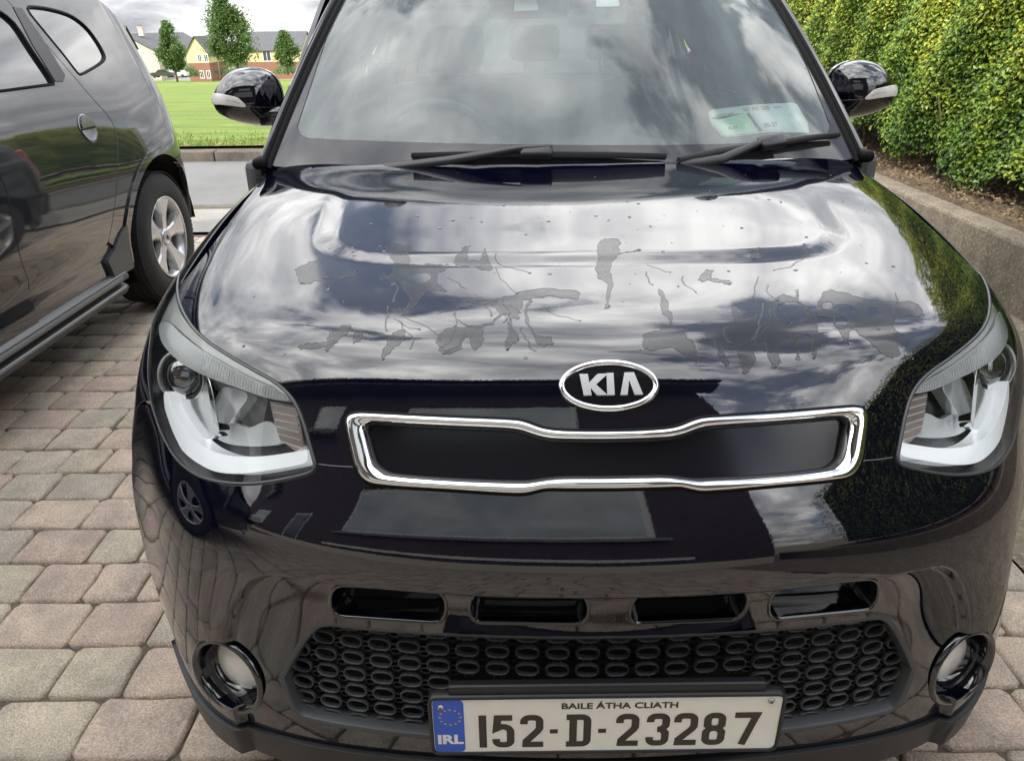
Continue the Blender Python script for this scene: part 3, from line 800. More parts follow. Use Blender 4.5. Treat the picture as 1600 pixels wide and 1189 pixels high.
# ------------------------------------------------------------------ distant houses
M['slate'] = pmat('roof_slate', (0.075, 0.078, 0.085), 0.8, var=0.25, vscale=2)
M['render_cream'] = pmat('cream_render', (0.56, 0.52, 0.42), 0.9, var=0.07, vscale=1.0)
M['render_yellow'] = pmat('yellow_render', (0.60, 0.50, 0.27), 0.9, var=0.07, vscale=1.0)
def brick_mat(name, c1, c2, scale, mortar=(0.30, 0.27, 0.23)):
    m, nt, b = new_mat(name); b.inputs['Roughness'].default_value = 0.9
    t = N(nt, 'ShaderNodeTexCoord'); mp = N(nt, 'ShaderNodeMapping'); mp.inputs['Rotation'].default_value = (R(90), 0, 0)
    L(nt, t.outputs['Object'], mp.inputs[0])
    bt = N(nt, 'ShaderNodeTexBrick'); bt.inputs['Scale'].default_value = scale; L(nt, mp.outputs[0], bt.inputs['Vector'])
    bt.inputs['Color1'].default_value = (*c1, 1); bt.inputs['Color2'].default_value = (*c2, 1); bt.inputs['Mortar'].default_value = (*mortar, 1)
    bt.inputs['Mortar Size'].default_value = 0.012
    L(nt, bt.outputs[0], b.inputs['Base Color']); return m
M['brick'] = brick_mat('red_brick', (0.20, 0.075, 0.045), (0.27, 0.11, 0.065), 4.0)
M['house_brick'] = brick_mat('dark_brown_brick', (0.055, 0.042, 0.040), (0.085, 0.062, 0.056), 4.0, (0.09, 0.085, 0.08))
M['upvc'] = pmat('white_window_frame', (0.72, 0.72, 0.70), 0.35, coat=0.2)
M['pane'] = pmat('window_pane', (0.05, 0.06, 0.07), 0.05, coat=0.6)
M['pane_l'] = pmat('curtained_pane', (0.42, 0.46, 0.46), 0.12, coat=0.8, var=0.25, vscale=1.5)
def window(parent, x, y, z, w, h, nm='window', nx=2, pane=None, mull=0.07, th=0.1):
    f = MB()
    f.box((x-w/2, y, z), (mull, th, h+mull)); f.box((x+w/2, y, z), (mull, th, h+mull))
    for zz_ in (z-h/2, z+h/2): f.box((x, y-0.003, zz_), (w-mull, th*.9, mull))
    for i in range(1, nx): f.box((x-w/2+w*i/nx, y-0.002, z), (mull*.8, th*.8, h-mull))
    fo = f.build(nm, M['upvc'], parent)
    p = MB(); p.box((x, y+0.03, z), (w-mull, 0.02, h-mull)); p.build('pane', pane or M['pane'], fo)
    return fo
def gable_house(label, D, x0p, x1p, ypeak, yeave, ybase, split, up_m, low_m, wins, side='ridge_x', depth=9.0, extra=None, group='houses beyond the green'):
    """house whose front wall lies at distance D; ridge along x (side='ridge_x') or gable facing us (side='gable')"""
    a = at_y(x0p, ybase, D); c = at_y(x1p, ybase, D); xc = (a.x+c.x)/2; w = c.x-a.x
    base = min(a.z, c.z)-0.8; eave = at_y((x0p+x1p)/2, yeave, D).z; mid = at_y((x0p+x1p)/2, split, D).z
    pk_d = D if side == 'gable' else D+depth/2
    peak = at_y((x0p+x1p)/2, ypeak, pk_d).z
    t = thing('house', label, 'house', (xc, D, base), group=group)
    b = MB(); b.box((0, depth/2, (mid-base)/2), (w, depth, mid-base)); b.build('lower_wall', low_m, t)
    b = MB(); he = eave-base; hm = mid-base; hp = peak-base
    if side == 'gable':
        b.prism([(-w/2+.01, hm), (w/2-.01, hm), (w/2-.01, he), (0, hp-.15), (-w/2+.01, he)], 0, depth-.02, Matrix(((1, 0, 0, 0), (0, 0, 1, 0.01), (0, 1, 0, 0), (0, 0, 0, 1))))
    else:
        b.prism([(0.01, hm), (depth-.01, hm), (depth-.01, he), (depth/2, hp-.15), (.01, he)], -w/2+.01, w/2-.01, Matrix(((0, 0, 1, 0), (1, 0, 0, 0), (0, 1, 0, 0), (0, 0, 0, 1))))
    b.build('wall', up_m, t)
    o = 0.4; b = MB()
    for sg in (-1, 1):
        if side == 'gable':
            s_ = (hp-he)/(w/2)
            V = [(0, -o, hp), (sg*(w/2+o), -o, he-o*s_), (sg*(w/2+o), depth+o, he-o*s_), (0, depth+o, hp)]
        else:
            s_ = (hp-he)/(depth/2); yb = -o if sg < 0 else depth+o
            V = [(-w/2-o, depth/2, hp), (-w/2-o, yb, he-o*s_), (w/2+o, yb, he-o*s_), (w/2+o, depth/2, hp)]
        V2 = V+[(x_, y_, z_+0.18) for x_, y_, z_ in V]
        b.add(V2, [(0, 1, 2, 3), (7, 6, 5, 4), (0, 4, 5, 1), (1, 5, 6, 2), (2, 6, 7, 3), (3, 7, 4, 0)])
    b.build('roof', M['slate'], t)
    for (px, py, ww, hh) in wins:
        p = at_y(px, py, D); window(t, p.x-xc, -0.02, p.z-base, ww, hh, mull=0.14)
    if extra: extra(t, xc, base, hp)
    return t
def chim(px, w=1.1):
    def f(t, xc, base, hp):
        p = at_y(px, 60, 205)
        b = MB(); b.box((p.x-xc, 6.4, hp+.5), (w, .8, 1.9)); b.box((p.x-xc, 6.4, hp+1.5), (w+.25, 1.0, .18)); b.build('chimney', M['render_cream'], t)
        b = MB();
        for q in (-.25, .25): b.tube([(p.x-xc+q, 6.4, hp+1.6), (p.x-xc+q, 6.4, hp+2.1)], .14, 8)
        b.build('chimney_pot', M['brick'], t)
    return f
gable_house('red brick house with a hipped grey roof at the far left edge of the row', 182, 150, 200, 42, 76, 122, 100, M['brick'], M['brick'], [(190, 88, 1.3, 1.7)], depth=7)
gable_house('long pale rendered house with a chimney and dark slate roof', 198, 160, 253, 54, 82, 122, 119, M['render_cream'], M['render_cream'], [(190, 100, 1.0, 1.3)], side='gable', depth=36, extra=chim(224))
gable_house('yellow gabled house front with two upper windows over red brick', 190, 297, 331, 58, 84, 122, 99, M['render_yellow'], M['brick'],
            [(312, 91.5, .85, 1.6), (322, 91.5, .85, 1.6), (316, 117, .8, 1.6), (326, 117, .8, 1.6)], side='gable', depth=15)
gable_house('small distant cream house with a grey roof, seen between two trees', 243, 327, 372, 72, 93, 122, 108, M['render_cream'], M['brick'], [(345, 98, 1.4, 2.0)], group='houses beyond the green')
gable_house('yellow house with long dark roof over a red brick base', 201, 384, 474, 51, 79, 118, 97, M['render_yellow'], M['brick'],
            [(417, 88, 1.9, 2.3), (446, 90, 1.9, 2.0)], side='ridge_x', depth=15)
#gable_house('pale gabled house end beside the windscreen pillar', 213, 462, 500, 50, 72, 118, 112, M['render_yellow'], M['brick'], [(478, 84, 1.0, 1.6)], side='gable', depth=15)
# far small houses glimpsed round the mirror line, low shrubs and cars by the houses
def shrub(px, py, D, w, h, label, seed):
    p = at_y(px, py, D); t = thing('shrub', label, 'shrub', (p.x, D, p.z), group='shrubs in front of the far houses')
    rg = np.random.default_rng(seed); d = rg.normal(size=(900, 3)); d /= np.linalg.norm(d, axis=1)[:, None]; d[:, 2] = abs(d[:, 2])
    C = d*np.array([w/2, w/2, h])*rg.uniform(.6, 1.08, 900)[:, None]
    P, F = leaves(C, d, np.full(900, .4), quad=True); link('crown', np_mesh(P, F), M['tree_leaf'], t, kind='stuff')
    b = MB(); b.tube([(0, 0, -.2), (0, 0, h*.5)], [.08, .03], 6); b.build('trunk', M['bark'], t)
shrub(296, 120, 170, 4.6, 2.3, 'low shrub at the brick corner of the yellow gabled house', 5)
shrub(372, 117, 170, 6, 3.2, 'dark shrub beside the tall birch tree', 6)
shrub(446, 115, 170, 5.0, 1.8, 'low shrub under the yellow house with the long roof', 8)
# street lamp
p = at_y(344, 119, 130)
t = thing('street_lamp', 'thin grey street lamp post in front of the far houses', 'street lamp', (p.x, 130, p.z))
b = MB(); b.tube([(0, 0, -.3), (0, 0, 3.2), (0, 0, 6.0)], [.09, .07, .05], 8); b.build('post', M['screw'], t, smooth=True)
b = MB(); b.box((0.3, 0, 6.05), (.7, .22, .14), bev=.03); b.build('lantern', M['satin'], t)
# far parked cars (small)
def far_car(px, py, D, col, label, rz=0):
    p = at_y(px, py, D); t = thing('parked_car', label, 'car', (p.x, D, p.z), rz, group='small cars parked by the far houses')
    b = MB(); pr = [(-2.1, .35), (-2.1, .75), (-1.9, .9), (-1.0, .98), (-.45, 1.42), (.9, 1.45), (1.6, 1.0), (2.1, .92), (2.15, .35)]
    b.prism(pr, -.85, .85, Matrix(((1, 0, 0, 0), (0, 0, 1, 0), (0, 1, 0, 0), (0, 0, 0, 1)))); b.build('body', col, t)
    b = MB()
    b.prism([(-.85, 1.0), (-.42, 1.36), (.8, 1.38), (1.25, 1.02)], -.87, .87, Matrix(((1, 0, 0, 0), (0, 0, 1, 0), (0, 1, 0, 0), (0, 0, 0, 1)))); b.build('window', M['privacy'], t)
    for x_ in (-1.3, 1.35):
        for y_ in (-.8, .8):
            b = MB(); b.lathe([(0, -.1), (.33, -.1), (.33, .1), (0, .1)], Matrix.Translation((x_, y_, .33)) @ Matrix.Rotation(R(90), 4, 'X'), 16); b.build('wheel', M['tyre'], t)
far_car(256, 122, 150, pmat('far_car_dark', (.03, .035, .045), .3, coat=1), 'dark car parked below the long pale house')
far_car(278, 121.5, 165, pmat('far_car_white', (.6, .62, .64), .3, coat=1), 'white car parked behind the small leafy tree')
far_car(352, 117, 185, pmat('far_car_black', (.02, .02, .025), .3, coat=1), 'black car parked in front of the small cream house')

# ------------------------------------------------------------------ house behind the camera (seen mirrored in the bodywork)
hb = thing('own_house', 'dark brick house front with a white framed window, mirrored in the car paint', 'house', (-1.0, -2.6, 0))
def hole_wall(x0, x1, z0, z1, openings, yf, th, m, name):
    xs = sorted({x0, x1, *[o[0] for o in openings], *[o[1] for o in openings]}); zs_ = sorted({z0, z1, *[o[2] for o in openings], *[o[3] for o in openings]})
    b = MB()
    for i in range(len(xs)-1):
        for j in range(len(zs_)-1):
            xm, zm = (xs[i]+xs[i+1])/2, (zs_[j]+zs_[j+1])/2
            if any(o[0] < xm < o[1] and o[2] < zm < o[3] for o in openings): continue
            b.box((xm, yf-th/2, zm), (xs[i+1]-xs[i], th, zs_[j+1]-zs_[j]))
    return b.build(name, m, hb)
X0, X1 = -12.0, 2.9
ops = [(-2.1, 1.7, 1.25, 2.55), (-4.6, -3.6, 0.02, 2.1), (-1.4, 1.1, 3.0, 4.15), (-4.8, -3.4, 3.2, 4.3), (-9.5, -7.2, 1.0, 2.3), (-9.3, -7.4, 3.2, 4.3)]
hole_wall(X0, X1, 0, 5.0, ops, 0.0, 0.25, M['house_brick'], 'wall')
for (a, c, z0, z1), nx, pn in zip(ops, (5, 1, 3, 2, 3, 2), (M['pane_l'], M['pane'], M['pane_l'], M['pane_l'], M['pane_l'], M['pane_l'])):
    window(hb, (a+c)/2, -0.08, (z0+z1)/2, c-a-.06, z1-z0-.06, nx=nx, pane=pn, mull=.09)
    if z0 > .5:
        s_ = MB(); s_.box(((a+c)/2, 0.04, z0-.045), (c-a+.2, .16, .09)); s_.build('window_sill', M['footpath'], hb)
xm_, xw_ = (X0+X1)/2, X1-X0
b = MB(); b.box((xm_, 0.25, 5.08), (xw_+.6, 0.5, 0.16)); b.build('soffit', M['dash'], hb)
b = MB(); b.tube([(X0-.3, .56, 5.2), (X1+.3, .56, 5.2)], .07, 10); b.build('gutter', M['matte_black'], hb, smooth=True)
b = MB(); V = [(X0-.4, .6, 5.17), (X1+.4, .6, 5.17), (X1+.4, -3.6, 7.9), (X0-.4, -3.6, 7.9)]; b.add(V+[(x_, y_, z_+.15) for x_, y_, z_ in V], [(0, 3, 2, 1), (4, 5, 6, 7), (0, 1, 5, 4), (1, 2, 6, 5), (2, 3, 7, 6), (3, 0, 4, 7)]); b.build('roof', M['slate'], hb)
b = MB(); V = [(X0-.4, -3.6, 7.9), (X1+.4, -3.6, 7.9), (X1+.4, -7.8, 5.17), (X0-.4, -7.8, 5.17)]; b.add(V+[(x_, y_, z_+.15) for x_, y_, z_ in V], [(0, 3, 2, 1), (4, 5, 6, 7), (0, 1, 5, 4), (1, 2, 6, 5), (2, 3, 7, 6), (3, 0, 4, 7)]); b.build('rear_roof', M['slate'], hb)
b = MB(); b.box((xm_, -7.1, 2.5), (xw_, .2, 5.0)); b.box((X0+.1, -3.6, 2.5), (.2, 6.7, 5.0)); b.box((X1-.1, -3.6, 2.5), (.2, 6.7, 5.0))
for xx in (X0+.1, X1-.1): b.prism([(-7.1, 5.0), (0, 5.0), (-3.6, 7.7)], xx-.1, xx+.1, Matrix(((0, 0, 1, 0), (1, 0, 0, 0), (0, 1, 0, 0), (0, 0, 0, 1))))
b.build('rear_wall', M['house_brick'], hb)
b = MB(); b.box((xm_, 0.012, 0.16), (xw_-.05, .05, .30)); b.build('plinth', M['render_cream'], hb)
b = MB(); b.box((-.2, 0.02, 0.52), (4.4, .06, .10)); b.build('sill_course', M['upvc'], hb)

# ================================================================== THE BLACK CAR
ROWS = [
[(0,.985,1.078),(.2,.995,1.078),(.4,1.03,1.077),(.58,1.08,1.072),(.715,1.14,1.058),(.785,1.18,1.02),(.862,1.2,.93),(.89,1.2,.80)],
[(0,.935,1.063),(.2,.945,1.063),(.4,.98,1.062),(.58,1.03,1.057),(.717,1.085,1.045),(.79,1.125,1.008),(.866,1.15,.92),(.891,1.155,.795)],
[(0,.82,1.061),(.2,.826,1.061),(.4,.855,1.058),(.58,.90,1.048),(.72,.945,1.031),(.813,.985,.983),(.874,1.01,.902),(.894,1.03,.782)],
[(0,.68,1.031),(.2,.685,1.031),(.4,.71,1.029),(.58,.745,1.024),(.72,.79,1.004),(.815,.83,.955),(.88,.87,.88),(.90,.89,.777)],
[(0,.54,1.007),(.2,.545,1.007),(.4,.565,1.004),(.58,.60,.997),(.718,.65,.973),(.813,.70,.926),(.882,.75,.858),(.907,.77,.765)],
[(0,.42,.991),(.2,.425,.991),(.4,.445,.989),(.58,.485,.975),(.715,.54,.948),(.81,.60,.90),(.882,.66,.835),(.908,.68,.742)],
[(0,.29,.978),(.2,.295,.977),(.4,.32,.970),(.57,.368,.953),(.70,.43,.920),(.80,.50,.865),(.877,.575,.787),(.906,.60,.698)],
[(0,.186,.960),(.2,.196,.958),(.4,.226,.949),(.56,.295,.930),(.69,.36,.890),(.79,.44,.828),(.872,.535,.76),(.905,.565,.67)],
[(0,.137,.915),(.2,.147,.913),(.39,.180,.902),(.545,.25,.888),(.68,.325,.845),(.785,.41,.785),(.865,.51,.715),(.904,.54,.645)],
[(0,.105,.875),(.2,.115,.873),(.385,.148,.864),(.535,.212,.84),(.665,.29,.80),(.778,.38,.74),(.858,.485,.68),(.902,.515,.61)],
[(0,.072,.825),(.2,.082,.823),(.38,.115,.815),(.53,.18,.793),(.66,.265,.76),(.77,.36,.71),(.85,.46,.655),(.9,.50,.58)],
[(0,.042,.78),(.2,.052,.78),(.38,.087,.773),(.53,.155,.753),(.66,.242,.727),(.77,.345,.68),(.85,.45,.625),(.9,.485,.56)],
[(0,.012,.725),(.2,.021,.725),(.38,.052,.715),(.53,.11,.70),(.66,.20,.675),(.77,.315,.63),(.85,.43,.58),(.9,.475,.52)],
[(0,-.006,.65),(.2,.004,.65),(.38,.038,.645),(.53,.10,.635),(.66,.185,.61),(.77,.30,.575),(.85,.425,.53),(.9,.468,.48)],
[(0,.02,.57),(.2,.03,.57),(.38,.057,.57),(.53,.10,.56),(.655,.17,.54),(.765,.28,.51),(.85,.41,.475),(.898,.462,.43)],
[(0,.03,.47),(.2,.04,.47),(.38,.06,.47),(.53,.095,.465),(.655,.15,.45),(.755,.25,.43),(.843,.39,.41),(.895,.455,.38)],
[(0,.02,.37),(.2,.03,.37),(.38,.05,.37),(.52,.082,.365),(.645,.13,.36),(.75,.225,.35),(.837,.375,.34),(.89,.45,.32)],
[(0,.02,.30),(.2,.03,.30),(.38,.05,.30),(.52,.082,.295),(.645,.13,.29),(.75,.225,.285),(.835,.375,.28),(.887,.45,.27)],
[(0,.04,.20),(.2,.05,.20),(.38,.065,.20),(.51,.09,.20),(.635,.14,.195),(.74,.23,.19),(.825,.38,.19),(.88,.45,.19)],
]
_H = np.array(ROWS, float); _M = _H[:, 1:][:, ::-1].copy(); _M[..., 0] *= -1
CP = np.concatenate([_M, _H], 1)
def bas(t, n):
    """clamped uniform cubic: index of first control point and its four weights"""
    x = np.clip(t, 0, 1-1e-9)*(n-3); i = np.floor(x).astype(int)
    kn = np.concatenate([[0]*3, np.arange(n-2), [n-3]*3]).astype(float)
    K = [kn[i+q] for q in range(1, 7)]       # knots i+1 .. i+6 around span [i+3, i+4]
    w = [np.ones(len(x))]
    for p in range(1, 4):
        nw = []
        for j in range(p+1):
            v = 0
            if j > 0:
                a = K[2-p+j]; c = K[2+j]; v = v+(x-a)/(c-a)*w[j-1]
            if j < p:
                a = K[3-p+j]; c = K[3+j]; v = v+(c-x)/(c-a)*w[j]
            nw.append(v)
        w = nw
    return i, w
def body_f(s, v):
    i, wv = bas(v, CP.shape[0]); j, ws = bas((s+1)/2, CP.shape[1])
    out = 0
    for a in range(4):
        row = 0
        for b in range(4): row = row+CP[i+a, j+b]*ws[b][:, None]
        out = out+row*wv[a][:, None]
    return out
BODY = Surf(body_f, (-1, 1), (0, 1), ka=1.15, kb=1.5, flip=-1)
def P3px(pts, d=0.0):
    ab = BODY.inv(pts, d); return BODY.P(ab[:, 0], ab[:, 1], d)

# hood plateau outline (x,y) and recessed lower fascia outline (x,z)
U = smooth_path([(-.485, 1.4), (-.485, .90), (-.475, .66), (-.45, .575), (-.385, .52), (-.28, .495), (-.12, .485), (.12, .485), (.28, .495), (.385, .52), (.45, .575), (.475, .66), (.485, .90), (.485, 1.4)], 6)
fas_l = [(352, 1040), (350, 1000), (358, 960), (378, 922), (402, 904), (440, 903), (560, 919), (700, 931), (943, 937)]
fl = P3px(fas_l)[:, [0, 2]]
fp = smooth_path(fl, 5); fp = np.vstack([fp, (fp*[-1, 1])[::-1], [(-fp[0][0], .10), (fp[0][0], .10)]])
def disp(p):
    x, y, z = p[:, 0], p[:, 1], p[:, 2]
    h = np.zeros(len(p))
    m_ = (z > .92)
    if m_.any():
        d = sdf(p[m_][:, :2], U)
        f = 1-sstep(d, -0.016, 0.044); fade = 1-sstep(y[m_], .60, .92)
        h[m_] += 0.0055*f*fade
    m_ = (z < .74) & (np.abs(x) < .8)
    if m_.any():
        d = sdf(p[m_][:, [0, 2]], fp)
        h[m_] -= 0.016*(1-sstep(d, -0.010, 0.0035))
    return h
BODY.disp = disp
def fine_zone(p):
    out = np.zeros(len(p), bool)
    m_ = p[:, 2] > .93
    if m_.any():
        d = sdf(p[m_][:, :2], U); out[m_] |= (d > -.03) & (d < .058) & (p[m_][:, 1] < 1.0)
    m_ = (p[:, 2] < .74) & (np.abs(p[:, 0]) < .85)
    if m_.any():
        d = sdf(p[m_][:, [0, 2]], fp); out[m_] |= (d > -.016) & (d < .010)
    return out

car = thing('parked_car', 'glossy black boxy hatchback with rain-marked bonnet, white number plate and oval badge, seen head on', 'car', (0, 0, 0))
CP_ = Vector((0, 2.0, 0))
_bld_link = link
def part(o, parent=None):
    """parent keeping world placement (things built in world space)"""
    return o
# everything of the car is modelled in world space, so parents get an inverse offset
def fix(o, root_loc=CP_):
    o.location = Vector(o.location)-root_loc; return o
mir = lambda ab: np.asarray(ab)*[-1, 1]

HL_IN = [(283, 414), (278, 450), (284, 478), (301, 508), (325, 532), (355, 552), (389, 572), (422, 590), (446, 608), (463, 629), (476, 659), (486, 693), (494.5, 724)]
HL_LOW = [(494.5, 724), (488, 739), (449, 750), (399, 757.5), (355, 757), (321, 750), (294, 736), (271, 713), (251, 676), (237, 635)]
HL_OUT = [(237, 635), (231, 588), (233, 541), (240, 494), (252, 464), (267, 438), (283, 414)]
SHUT_SIDE = [(424, 262), (372, 330), (332, 385), (303, 425), (283, 462)]
hl_in = BODY.inv(smooth_path(HL_IN, 4)); hl_low = BODY.inv(smooth_path(HL_LOW, 4)); hl_out = BODY.inv(smooth_path(HL_OUT, 4))
hood_side = BODY.inv(smooth_path([(420, 268), (370, 332), (330, 385), (303, 420), (286, 440)], 5))
s_c = float(hood_side[0][0])
cow = np.array([(s, 0.0) for s in np.linspace(s_c, 0, 24)])
shut = BODY.inv(smooth_path([(494.5, 724), (545, 728.5), (700, 731), (943, 733)], 4)); shut[-1][0] = 0
# where hood side line meets the lamp edge: index on hl_in nearest to (280,447)
qi = proj(BODY.P(hl_in[:, 0], hl_in[:, 1])); k0 = int(np.argmin(((qi-[279, 452])**2).sum(1)))
left = np.vstack([cow[::-1][:1]*0+[0, 0], cow[::-1][1:], hood_side[1:], hl_in[k0:], shut[1:]])
hood_poly = np.vstack([left, mir(left)[::-1][1:-1]])
G_OUT = [(541, 660), (545, 650), (558, 646), (580, 646), (700, 652), (795, 656), (822, 660), (852, 670), (890, 673.5), (943, 674), (943, 764), (885, 764), (852, 764), (826, 770), (800, 771), (700, 765), (600, 758), (572, 751), (556, 730), (547, 695)]
G_IN = [(569, 672), (571, 664), (580, 661), (590, 661), (700, 667), (792, 671), (820, 676), (850, 686), (890, 688), (943, 688.5), (943, 745), (890, 745), (860, 746.5), (832, 751), (806, 752), (700, 748), (622, 742), (600, 737), (583, 722), (575, 695)]
def sym(px, d=0.0):
    """px: closed left half whose middle two points lie on the centre line"""
    ab = BODY.inv(px, d); i0 = [i for i, p in enumerate(px) if p[0] == 943]
    for i in i0: ab[i][0] = 0
    i, j = i0
    a = smooth_path(ab[:i+1], 5); b = smooth_path(ab[j:], 5)
    # left: b (from centre bottom outwards) then a (to centre top)
    lf = np.vstack([b, smooth_path(np.vstack([ab[-2:], ab[:2]]), 5)[5:11], a[0:]])
    # order: centre-bottom -> left -> centre-top -> mirrored back
    return np.vstack([lf, mir(lf)[::-1][1:-1]])
g_out = sym(G_OUT); g_in = sym(G_IN)
kk = np.array([BODY.ka, BODY.kb])
NG = 260
go = resample(g_out*kk, NG)/kk
# for each outer point the nearest point on the inner loop keeps both loops aligned
gi_d = resample(g_in*kk, 1400)/kk
gi = np.array([gi_d[np.argmin((((gi_d-p)*kk)**2).sum(1))] for p in go])
gi = (np.roll(gi, 1, 0)+gi*2+np.roll(gi, -1, 0))/4; gi = (np.roll(gi, 1, 0)+gi*2+np.roll(gi, -1, 0))/4
mid = (go+gi)/2
hood = panel(BODY, hood_poly, [mid], 'bonnet', M['paint'], car, sp_=0.014, flange=0.02, fine=fine_zone, gap=.0022)
bz = float(BODY.inv([(520, 1178)])[0][1]); print('bz', bz)
edge_l = np.array([(-1.0, v) for v in np.linspace(float(BODY.inv([(210, 645)])[0][1]), bz, 20)])
bot = np.array([(s, bz) for s in np.linspace(-1, 0, 30)])[1:]
lb = np.vstack([[0, shut[-1][1]], shut[::-1][1:], hl_low[1:], edge_l, bot])
bump_poly = np.vstack([lb, mir(lb)[::-1][1:-1]])
# openings
def slot(cx, cy, hw, hh, tilt):
    n = 10; pts = []
    for sx, a0 in ((1, -90), (-1, 90)):
        for i in range(n+1):
            a = R(a0+180*i/n) if sx > 0 else R(a0+180*i/n)
            q = abs(math.cos(a))**0.8*(1 if math.cos(a) >= 0 else -1); w_ = abs(math.sin(a))**0.88*(1 if math.sin(a) >= 0 else -1)
            pts.append((sx*(hw-hh*1.0)+q*hh*1.0, w_*hh))
    out = []
    for x, y in pts: out.append((cx+x, cy+y-x*tilt*1.0))
    return out
slots_px = [slot(601, 957, 96, 27, -0.075), slot(826, 965, 98, 26, -0.018)]
slots = []
for sl in slots_px:
    ab = BODY.inv(sl); slots += [ab, mir(ab)[::-1]]
MESH_L = [(943, 1009), (700, 1004), (560, 993), (512, 987), (490, 988), (472, 1000), (450, 1030), (432, 1062), (430, 1072), (441, 1105), (455, 1128), (475, 1138), (560, 1154), (700, 1170), (943, 1180)]
ml = BODY.inv(MESH_L); ml[0][0] = ml[-1][0] = 0
mp_ = np.vstack([ml, mir(ml)[::-1][1:-1]])
# cut rounded corners a little
mesh_poly = smooth_path(mp_, 4, closed=True)
_c = P3px([(350, 1066)])[0]
FC = Vector((_c[0], _c[1]+.013, _c[2]))
FZ = Vector((-.42, -1, .10)).normalized(); FX = Vector((1, 0, 0)); FX = (FX-FZ*FX.dot(FZ)).normalized(); FY = FZ.cross(FX)
def fog_mx(sd_):
    x, y, z, c = FX.copy(), FY.copy(), FZ.copy(), FC.copy()
    m_ = Matrix(((x.x, y.x, z.x, c.x), (x.y, y.y, z.y, c.y), (x.z, y.z, z.z, c.z), (0, 0, 0, 1)))
    return m_ if sd_ < 0 else Matrix.Scale(-1, 4, (1, 0, 0)) @ m_
fog = BODY.inv(proj(np.array([tuple(fog_mx(-1) @ Vector((.070*math.cos(a), .070*math.sin(a), 0))) for a in np.linspace(0, 2*math.pi, 33)[:-1]])))
bumper = panel(BODY, bump_poly, [mid, mesh_poly, fog, mir(fog)[::-1]]+slots, 'front_bumper', M['paint'], car, sp_=0.014, flange=0.022, fine=fine_zone, gap=.0016)
# fenders
for sd_ in (-1, 1):
    ed = np.array([(-1.0, v) for v in np.linspace(0, float(edge_l[0][1]), 24)])
    top = np.array([(s, 0.0) for s in np.linspace(s_c, -1, 10)])
    fp_ = np.vstack([top, ed[1:], hl_out[1:], hl_in[1:k0+1], hood_side[1:-0][::-1]])
    fp_ = fp_ if sd_ < 0 else mir(fp_)[::-1]
    panel(BODY, fp_, [], 'front_wing', M['paint'], car, sp_=0.016, flange=0.02)
# matte lower lip
lp = np.vstack([[(s, bz) for s in np.linspace(-.93, .93, 50)], [(s, 1.0) for s in np.linspace(.93, -.93, 50)]])
panel(BODY, lp, [], 'lower_lip', M['matte_black'], car, sp_=0.02, off=0.008, flange=0.03)
# dark liner behind the gaps
ln = np.array([(s, .002) for s in np.linspace(-.97, .97, 30)]+[(s, .998) for s in np.linspace(.97, -.97, 30)])
panel(BODY, ln, [], 'inner_structure', M['dark'], car, sp_=0.04, off=-0.085, flange=0, gap=0)

# chrome grille surround
gp_, gn_ = BODY.PN(go[:, 0], go[:, 1]); gq_, gm_ = BODY.PN(gi[:, 0], gi[:, 1])
V = []; F = []; NPR = 13
for i in range(NG):
    for j in range(NPR):
        t = j/(NPR-1); a = math.pi*t
        lat = 0.5-0.5*math.cos(a); hgt = 0.011*math.sin(a)**0.8 if 0 < j < NPR-1 else -0.004
        hgt += -0.006*t
        if j == NPR-1: hgt = -0.02
        V.append(gp_[i]*(1-lat)+gq_[i]*lat+(gn_[i]*(1-lat)+gm_[i]*lat)*hgt)
for i in range(NG):
    i2 = (i+1) % NG
    for j in range(NPR-1): F.append((i*NPR+j, i*NPR+j+1, i2*NPR+j+1, i2*NPR+j))
me = mesh_np(V, F, True); bm = bmesh.new(); bm.from_mesh(me); bmesh.ops.recalc_face_normals(bm, faces=bm.faces); bm.to_mesh(me); bm.free()
link('grille_surround', me, M['chrome'], car)
panel(BODY, (gi*0.86+mid*0.14), [], 'grille_panel', M['grille_black'], car, sp_=0.02, off=-0.014, flange=0, gap=0)
band(BODY, gi, [(-.002, -.020), (-.002, -.008), (.002, -.005), (.006, -.008), (.006, -.016)], 'grille_seal', M['matte_black'], car)
band(BODY, go, [(-.0035, -.006), (-.0035, .0010), (.0, .0018), (.0035, .0010), (.0035, -.006)], 'grille_gasket', M['rubber'], car)

# slots: trays and rims
for ab in slots:
    tr = panel(BODY, inset(ab, -0.004, BODY), [], 'intake_slot', M['gloss_black'], car, sp_=0.02, off=-0.034, flange=0, gap=0)
    band(BODY, ab, [(.001, -.034), (.001, -.002), (.0, .001), (-.0025, .0022), (-.005, .0012), (-.006, -.002)], 'slot_rim', M['gloss_black'], tr)

